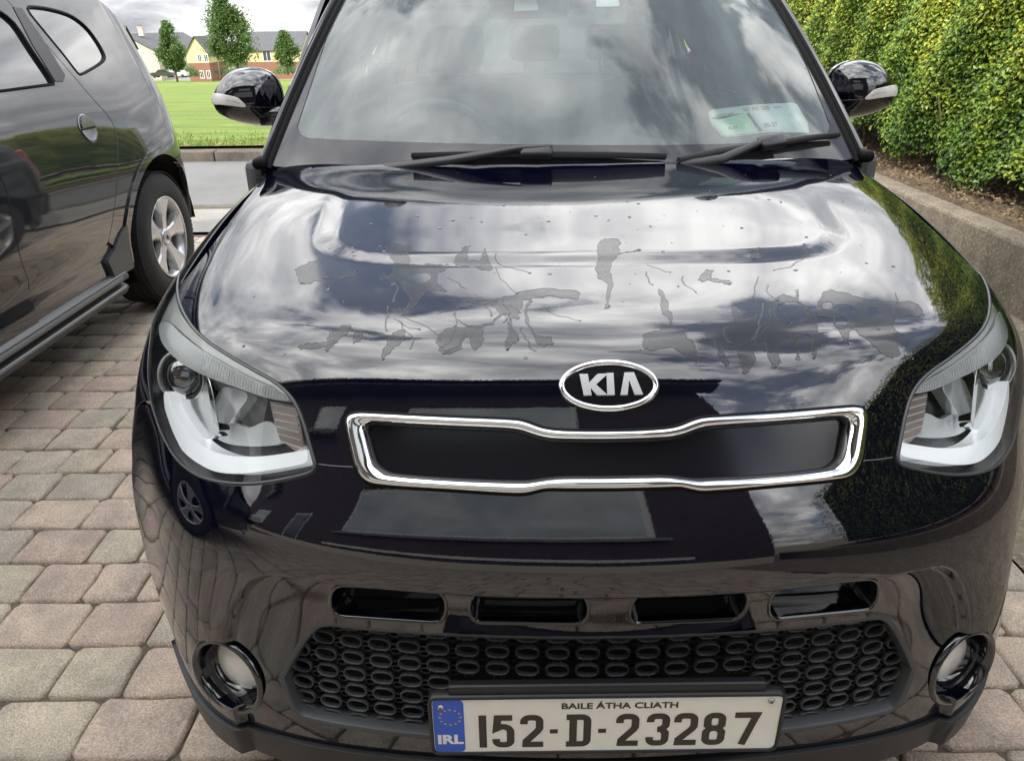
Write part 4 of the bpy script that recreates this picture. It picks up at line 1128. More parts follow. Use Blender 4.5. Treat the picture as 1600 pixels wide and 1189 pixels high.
# badge
def frame_at(px, d=0.0, surf=None):
    surf = surf or BODY
    ab = surf.inv([px]); p, n = surf.PN(ab[:, 0], ab[:, 1], d); n = Vector(n[0]); p = Vector(p[0])
    x = Vector((1, 0, 0)); x = (x-n*x.dot(n)).normalized(); y = n.cross(x)
    return Matrix(((x.x, y.x, n.x, p.x), (x.y, y.y, n.y, p.y), (x.z, y.z, n.z, p.z), (0, 0, 0, 1)))
B = frame_at((942, 603)); B.translation.x = 0.0
BX, BY = 0.0655, 0.0335
def ell(rx, ry, n=64): return [(rx*math.cos(2*math.pi*i/n), ry*math.sin(2*math.pi*i/n)) for i in range(n)]
def sweep2(pts, prof, Mx, closed=True):
    n = len(pts); V = []; F = []; m_ = len(prof)
    for i in range(n):
        a = Vector(pts[i-1]); c = Vector(pts[(i+1) % n]); t = (c-a).normalized(); nn = Vector((t.y, -t.x))
        for (l, h) in prof: V.append(tuple(Mx @ Vector((pts[i][0]+nn.x*l, pts[i][1]+nn.y*l, h))))
    for i in range(n):
        j = (i+1) % n
        for q in range(m_-1): F.append((i*m_+q, j*m_+q, j*m_+q+1, i*m_+q+1))
    return V, F
b = MB(); b.prism(ell(BX-.002, BY-.002), -0.012, 0.0035, B); badge = b.build('badge', M['gloss_black'], car)
b = MB(); V, F = sweep2(ell(BX, BY), [(.0045, -.012), (.0045, .002), (.003, .0055), (0, .0068), (-.003, .0055), (-.0042, .002)], B); b.add(V, F); b.build('badge_rim', M['chrome'], badge, smooth=True)
sc_ = 2*BX/266.0
def bz_pts(l): return [((x-803)*sc_, -(y-117)*sc_*(2*BY/ (2*BX))*(266/133.0)*1.0) for x, y in l]
K_ = [(720, 85), (744, 85), (747, 110), (772, 85), (802, 85), (766, 116), (797, 147), (768, 147), (750, 126), (752, 147), (730, 147)]
I_ = [(797, 83), (817, 83), (817, 147), (796, 147)]
A_ = [(833, 147), (848, 82), (875, 82), (897, 147), (873, 147), (860, 104), (853, 147)]
for lt in (K_, I_, A_):
    b = MB(); b.prism(bz_pts(lt), 0.0034, 0.0062, B); b.build('badge_letter', M['satin'], badge)

# ---------------------------------------------------------------- headlights
def mside(ab, sd_): return ab if sd_ < 0 else mir(ab)[::-1]
Z4 = lambda l: [(180+x/2.974, 400+y/2.974) for x, y in l]
hl_all = np.vstack([hl_in[:-1], hl_low[:-1], hl_out[:-1]])
DRL_O = Z4([(226, 640), (232, 720), (250, 800), (285, 868), (335, 925), (400, 970), (460, 997), (540, 1008), (640, 1003), (760, 985), (850, 968), (888, 950), (888, 905)])
DRL_I = Z4([(865, 908), (800, 918), (700, 932), (600, 935), (520, 928), (450, 908), (385, 872), (335, 822), (290, 760), (258, 700), (242, 640)])
UP_O = Z4([(298, 110), (280, 160), (283, 210), (305, 268), (350, 332), (420, 398), (510, 462), (610, 522), (700, 572), (780, 618), (815, 655)])
UP_I = Z4([(800, 648), (700, 590), (600, 545), (500, 488), (400, 425), (320, 360), (270, 315), (232, 300), (205, 318), (205, 260), (240, 180), (270, 130)])
TURN = Z4([(203, 325), (228, 306), (262, 322), (310, 370), (400, 437), (500, 500), (600, 556), (700, 602), (800, 652), (806, 672), (700, 655), (570, 610), (430, 560), (320, 505), (250, 445), (212, 390)])
LOWC = Z4([(245, 655), (300, 665), (380, 660), (425, 580), (440, 640), (462, 740), (474, 808), (455, 838), (425, 848), (370, 828), (310, 785), (265, 725)])
CHAM = Z4([(500, 612), (580, 625), (612, 650), (590, 690), (540, 760), (528, 778), (515, 740), (505, 680)])
FLOOR = Z4([(545, 775), (620, 800), (700, 770), (750, 800), (768, 865), (690, 880), (600, 880), (520, 868), (470, 840), (500, 800)])
SREF = Z4([(718, 675), (835, 700), (862, 800), (872, 885), (840, 905), (765, 850), (740, 770)])
BAR = Z4([(422, 572), (432, 570), (455, 660), (478, 790), (480, 815), (468, 832), (455, 760), (435, 640)])
for sd_ in (-1, 1):
    hlp = mside(hl_all, sd_)
    hl = panel(BODY, hlp, [], 'headlight', M['bowl'], car, sp_=0.02, off=-0.072, flange=0, gap=0.001)
    band(BODY, inset(hlp, .0015, BODY), [(0, -.001), (0, -.075)], 'housing_wall', M['bowl'], hl)
    band(BODY, inset(hlp, .004, BODY), [(-.0025, -.004), (-.002, .0012), (0, .0018), (.002, .0012), (.0025, -.004)], 'lens_rim', M['mesh_grey'], hl)
    def tr(px, d, nm, m, fl=0.012, sm=3, closed=True):
        ab = BODY.inv(smooth_path(px, sm, closed=True) if sm else px, d)
        return panel(BODY, mside(ab, sd_), [], nm, m, hl, sp_=0.012, off=d, flange=fl, gap=0)
    tr(DRL_O+DRL_I, -.020, 'light_guide', M['drl_glow'], fl=.03)
    tr(UP_O+UP_I, -.014, 'upper_trim', M['trim_silver'], fl=.03)
    tr(TURN, -.010, 'indicator', M['ribbed'], fl=.02)
    tr(LOWC, -.040, 'reflector', M['satin'], fl=.02)
    tr(CHAM, -.045, 'inner_reflector', M['satin'], fl=.02)
    tr(FLOOR, -.055, 'lamp_floor', M['ribbed'], fl=.01)
    sr = tr(SREF, -.030, 'side_reflector', M['amber'], fl=.02, sm=0)
    tr(BAR, -.026, 'divider', M['chrome'], fl=.02)
    for i in range(6):    # ribs of the side reflector
        t = i/5; a = Vector((725+t*40, 690+t*170)); c_ = Vector((838+t*30, 712+t*180))
        ab = BODY.inv(Z4([tuple(a), tuple(a.lerp(c_, .5)), tuple(c_)]), -.028); ab = mside(ab, sd_)
        band(BODY, ab, [(-.0014, -.001), (0, .0014), (.0014, -.001)], 'rib', M['ribbed'], sr, closed=False, d0=-.028)
    # ribs on the indicator strip
    b = MB(); ts = np.linspace(0.22, .97, 60)
    up_ = smooth_path(Z4([(262, 322), (310, 370), (400, 437), (500, 500), (600, 556), (700, 602), (800, 652)]), 12); dn = smooth_path(Z4([(230, 425), (320, 505), (430, 560), (570, 610), (700, 655), (806, 672)]), 12)
    ui = resample(up_, 46, False); di = resample(dn, 46, False)
    ab1 = BODY.inv(ui, -.009); ab2 = BODY.inv(di, -.009)
    A1 = BODY.P(ab1[:, 0], ab1[:, 1], -.009); A2 = BODY.P(ab2[:, 0], ab2[:, 1], -.009)
    if sd_ > 0: A1[:, 0] *= -1; A2[:, 0] *= -1
    for q in range(14, 46): b.tube([A1[q]*.95+A2[q]*.05, A1[q]*.08+A2[q]*.92], .0009, 4, cap=False)
    b.build('indicator_ribs', M['drl'], hl, kind='stuff')
    # projector
    ab = BODY.inv([(287, 588)], -.045); c = BODY.P(ab[:, 0], ab[:, 1], -.045)[0]
    c = Vector((c[0]*(-sd_), c[1], c[2]))
    zax = Vector((sd_*.22, -1, .26)).normalized(); xa = Vector((1, 0, 0)); xa = (xa-zax*xa.dot(zax)).normalized(); ya = zax.cross(xa)
    Mx = Matrix(((xa.x, ya.x, zax.x, c.x), (xa.y, ya.y, zax.y, c.y), (xa.z, ya.z, zax.z, c.z), (0, 0, 0, 1)))
    b = MB(); b.lathe([(.036, -.04), (.041, .0), (.0435, .006), (.0445, .010), (.0465, .011), (.048, .008), (.049, -.04)], Mx, 40); b.build('projector_ring', M['satin'], hl, smooth=True)
    b = MB(); b.lathe([(.0, .016), (.010, .0155), (.020, .013), (.029, .008), (.035, .0)], Mx, 32); b.build('projector_lens', pmat('projector_glass', (.03, .032, .036), .02, coat=1.0, spec=1.0, ior=1.8), hl, smooth=True)
    b = MB(); b.lathe([(.0345, -.002), (.037, .002), (.040, .003), (.042, .0)], Mx, 32); b.build('projector_bezel', M['bowl'], hl, smooth=True)
    panel(BODY, hlp, [], 'lens', M['lens'], hl, sp_=0.014, off=0.001, flange=0, gap=0.003)

# ---------------------------------------------------------------- lower mesh grille
def inv_xz(pts, d=0):
    gsel = (BODY.gb > .45); out = []
    for (x, z) in pts:
        dd = (BODY.gp[:, 0]-x)**2+(BODY.gp[:, 2]-z)**2+np.where(gsel, 0, 9)
        k_ = int(np.argmin(dd)); a, b_ = BODY.ga[k_], BODY.gb[k_]
        for _ in range(4):
            e = 1e-3; Q = BODY.f(np.array([a, a+e, a]), np.array([b_, b_, b_-e]))[:, [0, 2]]
            J = np.array([(Q[1]-Q[0])/e, -(Q[2]-Q[0])/e]).T
            try: st = np.linalg.solve(J, np.array([x, z])-Q[0])
            except Exception: break
            a += np.clip(st[0], -.1, .1); b_ += np.clip(st[1], -.05, .05)
            a = float(np.clip(a, -1, .998)); b_ = float(np.clip(b_, .002, 1))
        out.append((a, b_))
    return np.array(out)
grl = panel(BODY, mesh_poly, [], 'lower_grille', M['dark'], car, sp_=0.03, off=-0.055, flange=0, gap=0)
band(BODY, mesh_poly, [(-.003, -.02), (-.0025, -.001), (-.001, .0005), (.010, -.0005), (.0125, -.003), (.013, -.03)] if False else
     [(.003, -.02), (.0025, -.001), (.001, .0005), (-.0055, -.0005), (-.0070, -.003), (-.0072, -.03)], 'grille_frame', M['mesh_grey'], grl)
band(BODY, mesh_poly, [(.003, -.02), (.0025, -.001), (.001, .0005), (-.010, -.0005), (-.0125, -.003), (-.013, -.03)][::-1] if False else
     [(-.003, -.02), (-.0025, -.001), (-.001, .0005), (.0055, -.0005), (.0070, -.003), (.0072, -.03)], 'grille_frame_back', M['mesh_grey'], grl)
mxz = BODY.P(mesh_poly[:, 0], mesh_poly[:, 1])[:, [0, 2]]
def stad(w, h, n=5):
    r = h/2*.98; pts = []
    for sx, a0 in ((1, -90), (-1, 90)):
        for i in range(n+1):
            a = R(a0+180*i/n); pts.append((sx*(w/2-r*1.1)+r*1.1*math.cos(a), r*math.sin(a)))
    return pts
I4 = Matrix.Identity(4)
Vr, Fr = sweep2(stad(.0365, .0228), [(.0010, -.006), (.0011, .000), (.0003, .0012), (-.0009, .0005), (-.0013, -.003), (-.0013, -.008)], I4)
ring_me = mesh_np(Vr, Fr, True); ring_me.materials.append(M['mesh_grey'])
web = MB(); Vw, Fw = sweep2(stad(.016, .010, 3), [(.0012, -.006), (.0012, .000), (-.0012, .000), (-.0012, -.006)], I4)
dx, dz = .0474, .0330
for r_ in range(-1, 8):
    z = .555-r_*dz
    for c in range(-13, 14):
        x = (c+.5)*dx
        for typ in (0, 1):
            xx = x if typ == 0 else x+dx/2; zz_ = z if typ == 0 else z-dz/2
            zz_ -= 0.55*max(0, abs(xx)-.22)**2*0
            pt = np.array([[xx, zz_]])
            dd = sdf(pt, mxz)[0]
            if dd > 0.008 or zz_ > .565: continue
            if abs(xx) < .235 and .37 < zz_ < .452: continue
            ab = inv_xz(pt); p, n_ = BODY.PN(ab[:, 0], ab[:, 1], -0.020 if typ == 0 else -0.027)
            n_ = Vector(n_[0]); p = Vector(p[0]); xa = Vector((1, 0, 0)); xa = (xa-n_*xa.dot(n_)).normalized(); ya = n_.cross(xa)
            # meshes keep their cells upright even where the fascia slopes
            Mx = Matrix(((xa.x, ya.x, n_.x, p.x), (xa.y, ya.y, n_.y, p.y), (xa.z, ya.z, n_.z, p.z), (0, 0, 0, 1)))
            if typ == 0:
                o = bpy.data.objects.new('mesh_cell', ring_me); COL.objects.link(o); o.parent = grl; o.matrix_local = Mx
            else:
                web.add([tuple(Mx @ Vector(v)) for v in Vw], Fw)
            for sx in (-1, 1):   # little bars joining cells
                if typ == 0: web.add(*[(lambda q: q)(t_) for t_ in ([tuple(Mx @ Vector((sx*.0208+u_, w_, h_))) for u_ in (-.0045, .0045) for w_ in (-.0012, .0012) for h_ in (-.012, -.004)], [(0, 1, 3, 2), (4, 6, 7, 5), (0, 4, 5, 1), (2, 3, 7, 6), (1, 5, 7, 3), (0, 2, 6, 4)])])
                if typ == 0: web.add([tuple(Mx @ Vector((u_+sx*.006, -.0165+w_, h_))) for u_ in (-.001, .001) for w_ in (-.0065, .0065) for h_ in (-.012, -.005)], [(0, 1, 3, 2), (4, 6, 7, 5), (0, 4, 5, 1), (2, 3, 7, 6), (1, 5, 7, 3), (0, 2, 6, 4)])
web.build('mesh_web', M['matte_black'], grl, kind='stuff')

# ---------------------------------------------------------------- number plate
zt = at_y(943, 1089.5, 0.0).z; zb = zt-.110; PZ = (zt+zb)/2
MP = Matrix(((1, 0, 0, 0), (0, 0, -1, 0.0), (0, 1, 0, PZ), (0, 0, 0, 1)))     # plate frame: x right, y up, z towards camera
def rrect(w, h, r, n=5, cx=0, cy=0):
    out = []
    for (sx, sy, a0) in ((1, -1, -90), (1, 1, 0), (-1, 1, 90), (-1, -1, 180)):
        for i in range(n+1):
            a = R(a0+90*i/n); out.append((cx+sx*(w/2-r)+r*math.cos(a), cy+sy*(h/2-r)+r*math.sin(a)))
    return out
b = MB(); b.prism(rrect(.520, .110, .009), -.004, 0.0, MP); pl = b.build('number_plate', M['plate'], car)
b = MB(); V, F = sweep2(rrect(.524, .114, .010), [(.004, -.012), (.004, .001), (.0025, .0025), (-.001, .0025), (-.0015, -.001)], MP); b.add(V, F); b.build('plate_frame', M['matte_black'], pl, smooth=True)
b = MB(); b.box((0, .012, PZ), (.53, .012, .112)); b.box((0, .010, PZ+.066), (.47, .016, .022), bev=.004); b.build('plate_holder', M['matte_black'], car)
b = MB(); q = rrect(.046, .108, .008, cx=-.236); b.prism(q, .0002, .0006, MP); b.build('country_band', M['plate_blue'], pl)
def ribbon(pts, w, closed=False):
    """flat stroke polygon strip with mitred joints"""
    n = len(pts); V = []; F = []
    for i in range(n):
        p = Vector(pts[i])
        if closed: a = Vector(pts[i-1]); c = Vector(pts[(i+1) % n])
        else: a = Vector(pts[i-1]) if i else p-(Vector(pts[1])-p); c = Vector(pts[i+1]) if i < n-1 else p+(p-Vector(pts[i-1]))
        d0 = (p-a).normalized(); d1 = (c-p).normalized(); n0 = Vector((-d0.y, d0.x)); n1 = Vector((-d1.y, d1.x))
        m_ = (n0+n1).normalized(); k_ = 1/max(.45, m_.dot(n0))
        V += [p+m_*w/2*k_, p-m_*w/2*k_]
    for i in range(n if closed else n-1):
        j = (i+1) % n; F.append((2*i, 2*i+1, 2*j+1, 2*j))
    return V, F
def arc(cx, cy, rx, ry, a0, a1, n=8): return [(cx+rx*math.cos(R(a0+(a1-a0)*i/n)), cy+ry*math.sin(R(a0+(a1-a0)*i/n))) for i in range(n+1)]
SW = .0115; HH = .068; WW = .036
def glyph(ch, w=WW, h=HH, s=SW):
    x0, x1, y0, y1 = s/2, w-s/2, s/2, h-s/2; r = .0085; ym = h/2; xm = w/2
    if ch == '1': return [([(xm, 0), (xm, h)], False)]
    if ch == '-': return [([(0.003, ym-.001), (w-.013, ym-.001)], False)]
    if ch == '5': return [([(w-.003, y1), (x0+.003, y1), (x0+.001, ym+.006)] + [(x0+.008, ym+.010)] + arc(x1-r*1.3, ym+.010-r*1.3, r*1.3, r*1.3, 90, 0, 5) + arc(x1-r, y0+r, r, r, 0, -90, 5) + arc(x0+r, y0+r, r, r, -90, -180, 5)+[(x0, y0+r+.004)], False)]
    if ch == '2': return [(arc(x0+r, y1-r, r, r, 180, 90, 5)[0:1] and [(x0, y1-r-.005)]+arc(x0+r, y1-r, r, r, 180, 90, 5)+arc(x1-r, y1-r, r, r, 90, 0, 5)+[(x1, y1-.022), (x1-.003, y1-.028), (x0+.0035, y0+.007), (x0+.003, y0), (w, y0)], False)]
    if ch == '3': return [([(x0, y1-r-.004)]+arc(x0+r, y1-r, r, r, 180, 90, 5)+arc(x1-r, y1-r, r, r, 90, 0, 5)+[(x1, ym+.009), (x1-.006, ym+.001), (x0+.011, ym+.001)], False),
                          ([(x0+.011, ym+.001), (x1-.006, ym+.001), (x1, ym-.007)]+arc(x1-r, y0+r, r, r, 0, -90, 5)+arc(x0+r, y0+r, r, r, -90, -180, 5)+[(x0, y0+r+.004)], False)]
    if ch == '8': return [(arc(x0+r+.001, y1-r, r, r, 180, 90, 5)+arc(x1-r-.001, y1-r, r, r, 90, 0, 5)+[(x1-.001, ym+.008), (x1-.007, ym+.002), (x0+.007, ym+.002), (x0+.001, ym+.008)], True),
                          ([(x0+.006, ym+.0015), (x1-.006, ym+.0015), (x1, ym-.006)]+arc(x1-r, y0+r, r, r, 0, -90, 5)+arc(x0+r, y0+r, r, r, -90, -180, 5)+[(x0, ym-.006)], True)]
    if ch == '7': return [([(0, y1), (x1+.002, y1), (x1-.001, y1-.010), (x0+.010, 0)], False)]
    if ch == 'D': return [([(x0+.0015, y0), (x0+.0015, y1)]+arc(x1-r, y1-r, r, r, 90, 0, 5)+arc(x1-r, y0+r, r, r, 0, -90, 5), True)]
mmx = lambda X: (X-68)*.000351-.260
lay = [('1', 263, 297), ('5', 320, 416), ('2', 441, 541), ('-', 560, 640), ('D', 648, 746), ('-', 768, 848), ('2', 852, 952), ('3', 983, 1083), ('2', 1100, 1204), ('8', 1226, 1326), ('7', 1358, 1462)]
for zi, (ch, a, c) in enumerate(lay):
    w_ = mmx(c)-mmx(a); o0 = mmx(a); b = MB()
    gl = glyph(ch, w=w_ if ch != '1' else w_, s=SW)
    for li, (pts, cl) in enumerate(gl):
        V, F = ribbon(pts, SW if ch != '-' else .0088, cl)
        b.add([tuple(MP @ Vector((v[0]+o0, v[1]-.046, .0005+li*.00008))) for v in V], F)
    if ch == 'D':
        for yy in (SW/2, HH-SW/2):
            V, F = ribbon([(-.003, yy), (.012, yy)], SW); b.add([tuple(MP @ Vector((v[0]+o0, v[1]-.046, .00062))) for v in V], F)
    b.build('plate_character', M['ink'], pl)
def text(s, size, Mx, m, parent, name, ext=0.0, align='CENTER', sx=1.0, bold=0.0):
    cu = bpy.data.curves.new('t', 'FONT'); cu.body = s; cu.size = size; cu.align_x = align; cu.align_y = 'CENTER'; cu.extrude = ext; cu.offset = bold; cu.resolution_u = 3
    ob = bpy.data.objects.new('t', cu); COL.objects.link(ob)
    dg = bpy.context.evaluated_depsgraph_get(); me = bpy.data.meshes.new_from_object(ob.evaluated_get(dg))
    bpy.data.objects.remove(ob); bpy.data.curves.remove(cu)
    me.transform(Matrix.Diagonal((sx, 1, 1, 1))); me.transform(Mx)
    return link(name, me, m, parent)
text('BAILE ÁTHA CLIATH', .0165, MP @ Matrix.Translation(((mmx(620)+mmx(1108))/2, .0385, .0006)), M['ink'], pl, 'county_name', sx=1.16, bold=.0004)
text('IRL', .026, MP @ Matrix.Translation((-.2355, -.028, .0009)), M['white_ink'], pl, 'country_code', sx=1.12, bold=.0011)
for i in range(12):
    a = 2*math.pi*i/12; b = MB(); pts = []
    for q in range(10): rr_ = .0023 if q % 2 == 0 else .001; pts.append((-.2335+.0155*math.cos(a)+rr_*math.sin(q*math.pi/5), .019+.0155*math.sin(a)+rr_*math.cos(q*math.pi/5)))
    b.prism(pts, .0007, .0010, MP); b.build('star', M['gold_ink'], pl)
for x_, y_ in ((-.247, .039), (.243, .045)):
    b = MB(); b.lathe([(.0, .0030), (.003, .0026), (.0048, .0012), (.0052, .0)], MP @ Matrix.Translation((x_, y_, .0006)), 16); sw = b.build('screw', M['screw'], pl, smooth=True)
    b = MB(); b.box((0, 0, 0), (.005, .0009, .0004)); b.box((0, 0, .00003), (.0009, .005, .0004)); b.V = [tuple(MP @ Matrix.Translation((x_, y_, .0036)) @ Matrix.Rotation(.6, 4, 'Z') @ Vector(v)) for v in b.V]; b.build('screw_slot', M['dark'], sw)

# ---------------------------------------------------------------- fog lamps
for sd_ in (-1, 1):
    Mx = fog_mx(sd_)
    b = MB(); b.lathe([(.077, -.035), (.0765, -.004), (.074, .003), (.070, .005), (.065, .002), (.062, -.006), (.059, -.018), (.057, -.045), (.0, -.05)], Mx, 56)
    me = mesh_np(b.V, b.F, True); bm = bmesh.new(); bm.from_mesh(me); bmesh.ops.recalc_face_normals(bm, faces=bm.faces); bm.to_mesh(me); bm.free()
    fr_ = link('fog_lamp', me, M['gloss_black'], car)
    b = MB(); b.lathe([(0, -.020), (.02, -.0215), (.040, -.026), (.050, -.033), (.052, -.04)], Mx, 40)
    me = mesh_np(b.V, b.F, True); bm = bmesh.new(); bm.from_mesh(me); bmesh.ops.recalc_face_normals(bm, faces=bm.faces); bm.to_mesh(me); bm.free()
    link('fog_lens', me, M['lampwhite'], fr_)

# ---------------------------------------------------------------- windscreen and greenhouse
def ws_f(a, b):
    q = np.abs(a)**2.3
    x = a*(.740*(1-b)+.537*b); y = (.985+.175*q)*(1-b)+(1.60+.13*q)*b; z = 1.052*(1-b)+(1.585-.02*q)*b
    bul = .035*4*b*(1-b)*(1-.3*q)
    return np.stack([x, y-bul*.64, z+bul*.77], 1)
WS = Surf(ws_f, (-1, 1), (-.02, 1.05), ka=.73, kb=.82, flip=1, na=160, nb=120)
full = np.array([(-1, 0), (0, 0), (1, 0), (1, 1), (0, 1), (-1, 1)], float)
wfull = np.vstack([[(a, 0.) for a in np.linspace(-1, 1, 20)], [(a, 1.) for a in np.linspace(1, -1, 20)]])
ws = panel(WS, wfull, [], 'windscreen', M['windscreen'], car, sp_=.04, flange=0)
FR = [(548, -60), (531, 0), (499, 100), (471, 185), (467, 203), (480, 216), (520, 220), (700, 226), (900, 229), (1100, 228), (1240, 222), (1280, 216), (1294, 203), (1288, 180), (1252, 90), (1213, 0), (1192, -60)]
fr_in = WS.inv(smooth_path(FR, 4), -.004)
fr_in = np.vstack([fr_in, [(.93, .93), (.4, .945), (-.4, .945), (-.93, .93)]])
frit = panel(WS, wfull, [fr_in], 'screen_border', M['frit'], ws, sp_=.04, off=.0015, flange=0)
# cowl panel below the glass
V = []; F = []
for i, a in enumerate(np.linspace(-1, 1, 30)):
    p = ws_f(np.array([a]), np.array([0.]))[0]
    V += [(p[0]*1.03, p[1]+.03, p[2]-.012), (p[0]*1.03, p[1]-.04, p[2]-.035), (p[0]*1.03, p[1]-.09, p[2]-.07)]
for i in range(29):
    for j in range(2): F.append((3*i+j, 3*i+j+1, 3*i+j+4, 3*i+j+3))
link('cowl', mesh_np(V, F, True), M['matte_black'], car)
# pillars: rubber seal strip and painted pillar
for sd_ in (-1, 1):
    bs = np.linspace(-.01, 1.0, 24)
    e = WS.P(np.full(24, float(sd_)), bs); n_ = WS.nrm0(np.full(24, float(sd_)), bs)
    def strip(prof, nm, m):
        V = []; F = []
        for i in range(24):
            for (o, h, yb) in prof: V.append((e[i][0]+sd_*o+n_[i][0]*h, e[i][1]+n_[i][1]*h+yb, e[i][2]+n_[i][2]*h))
        k_ = len(prof)
        for i in range(23):
            for j in range(k_-1): F.append((i*k_+j, i*k_+j+1, (i+1)*k_+j+1, (i+1)*k_+j))
        me = mesh_np(V, F, True); me.set_sharp_from_angle(angle=R(50)); return link(nm, me, m, car)
    strip([(-.006, -.004, 0), (-.006, .004, 0), (-.002, .008, 0), (.005, .009, 0), (.009, .005, 0), (.010, .001, 0), (.012, .007, 0), (.018, .008, 0), (.020, .001, 0)], 'screen_seal', M['rubber'])
    strip([(.019, -.004, 0), (.020, .005, 0), (.027, .009, .002), (.034, .006, .012), (.040, -.006, .035), (.044, -.02, .07), (.046, -.04, .14), (.052, -.05, .24), (.054, -.07, .34), (.02, -.09, .34)], 'front_pillar', M['paint'])
    # little corner cap where bonnet, wing and pillar meet
    b = MB(); b.box((sd_*.762, 1.165, 1.062), (.035, .07, .03), bev=.012); b.build('pillar_foot', M['rubber'], car, smooth=True)

# body side and roof
def side_x(y, z):
    w = .888-.16*np.clip(z-1.04, 0, 2)**1.0-.28*np.clip(z-1.16, 0, 2)**1.3
    w = w-.10*np.clip(.32-z, 0, 1); w = w+.010*np.exp(-((z-.55)/.12)**2)
    w = w-.30*np.clip((y-3.85)/.35, 0, 1)**2.5-.02*np.clip(z-.98, 0, .06)/.06
    w = w-.105*np.clip((z-.86)/.18, 0, 1)**1.3*np.clip((2.1-y)/.8, 0, 1)
    return w
arch_r = np.array([(3.44+.385*math.cos(a), .33+.385*math.sin(a)) for a in np.linspace(R(200), R(-20), 20)])
for sd_ in (-1, 1):
    SS = Surf(lambda y, z, sd_=sd_: np.stack([sd_*side_x(y, z), y, z], 1), (.9, 4.14), (.18, 1.60), 1, 1, flip=sd_, na=60, nb=60)
    fix_ = lambda l: np.array(l, float)
    low = fix_([(1.205, .22), (3.05, .22)]); 
    def sp3(poly, nm, m, holes=[], off=0., fl=.012, parent=car, gap=.002, s_=.05):
        return panel(SS, fix_(poly), [fix_(h) for h in holes], nm, m, parent, sp_=s_, off=off, flange=fl, gap=gap)
    W1 = [(1.50, 1.10), (2.18, 1.09), (2.20, 1.47), (1.93, 1.47), (1.72, 1.34)]
    W2 = [(2.30, 1.09), (3.05, 1.10), (3.12, 1.30), (3.10, 1.46), (2.30, 1.47)]
    W3 = [(3.22, 1.14), (3.72, 1.20), (3.70, 1.40), (3.24, 1.44)]
    sp3([(1.215, .24), (2.24, .24), (2.24, 1.50), (1.86, 1.50), (1.50, 1.22), (1.30, 1.06), (1.215, 1.0)], 'front_door', M['paint'], [W1])
    sp3([(2.24, .24), (3.06, .24), (3.06, .40), (3.02, .55), (3.14, .72), (3.14, 1.50), (2.24, 1.50)], 'rear_door', M['paint'], [W2])
    ar = [(3.06, .24)]+[tuple(q) for q in np.array([(3.44+.385*math.cos(a), .33+.385*math.sin(a)) for a in np.linspace(R(194), R(-14), 20)])]
    sp3(ar+[(4.12, .26), (4.14, .7), (4.10, 1.1), (4.02, 1.50), (3.14, 1.50), (3.14, .72), (3.02, .55), (3.06, .40)], 'rear_quarter', M['paint'], [W3])
    sp3([(1.22, .19), (3.05, .19), (3.05, .24), (1.22, .24)], 'sill', M['matte_black'])
    for w_, nm in ((W1, 'front_side_window'), (W2, 'rear_side_window'), (W3, 'quarter_window')):
        sp3(w_, nm, M['sideglass'] if nm[0] == 'f' else M['rearglass'], off=-.012, fl=0, gap=0, s_=.1)
    for hx in (2.12, 2.98):
        b = MB(); x_ = sd_*(side_x(np.array([hx]), np.array([.98]))[0]+.022); b.tube([(x_-sd_*.02, hx-.10, .975), (x_, hx-.08, .98), (x_, hx+.07, .985), (x_-sd_*.02, hx+.09, .985)], .011, 8); b.build('door_handle', M['paint'], car, smooth=True)
    # inner door cards close the cabin
    b = MB(); b.box((sd_*.80, 2.25, .66), (.05, 2.1, .80), bev=.02); b.build('door_card', M['dash'], car)
    # roof rail and wheels
    b = MB(); b.tube([(sd_*.60, 1.9, 1.60), (sd_*.605, 2.1, 1.645), (sd_*.605, 3.6, 1.645), (sd_*.60, 3.8, 1.60)], .014, 8); b.build('roof_rail', M['satin'], car, smooth=True)
for wy in (.86, 3.44):
    for sd_ in (-1, 1):
        Mx = Matrix.Translation((sd_*.775, wy, .325)) @ Matrix.Rotation(R(90)*sd_, 4, 'Y')
        b = MB(); b.lathe([(.215, -.10), (.26, -.105), (.31, -.10), (.322, -.08), (.325, 0), (.322, .08), (.31, .10), (.26, .105), (.215, .10)], Mx, 40); wh = b.build('tyre', M['tyre'], car, smooth=True)
        b = MB(); b.lathe([(.215, .10), (.20, .08), (.19, .02), (.03, .06), (0, .07)], Mx, 40)
        for q in range(5):
            a = 2*math.pi*q/5; b.box((0, 0, 0), (.19, .05, .03)); V8 = b.V[-8:]; del b.V[-8:]
            for v in V8: b.V.append(tuple(Mx @ (Matrix.Rotation(a, 4, 'Z') @ Vector((v[0]+.11, v[1], v[2]+.085)))))
        b.build('rim', M['alloy'], wh)
        b = MB(); b.lathe([(.0, -.11), (.20, -.11)], Mx, 24); b.build('hub', M['dark'], wh)
    b = MB(); b.tube([(-.7, wy, .33), (.7, wy, .33)], .03, 8); b.build('axle', M['dark'], car)
b = MB(); b.box((0, 2.2, .24), (1.5, 3.3, .06)); b.build('floor_pan', M['dark'], car)
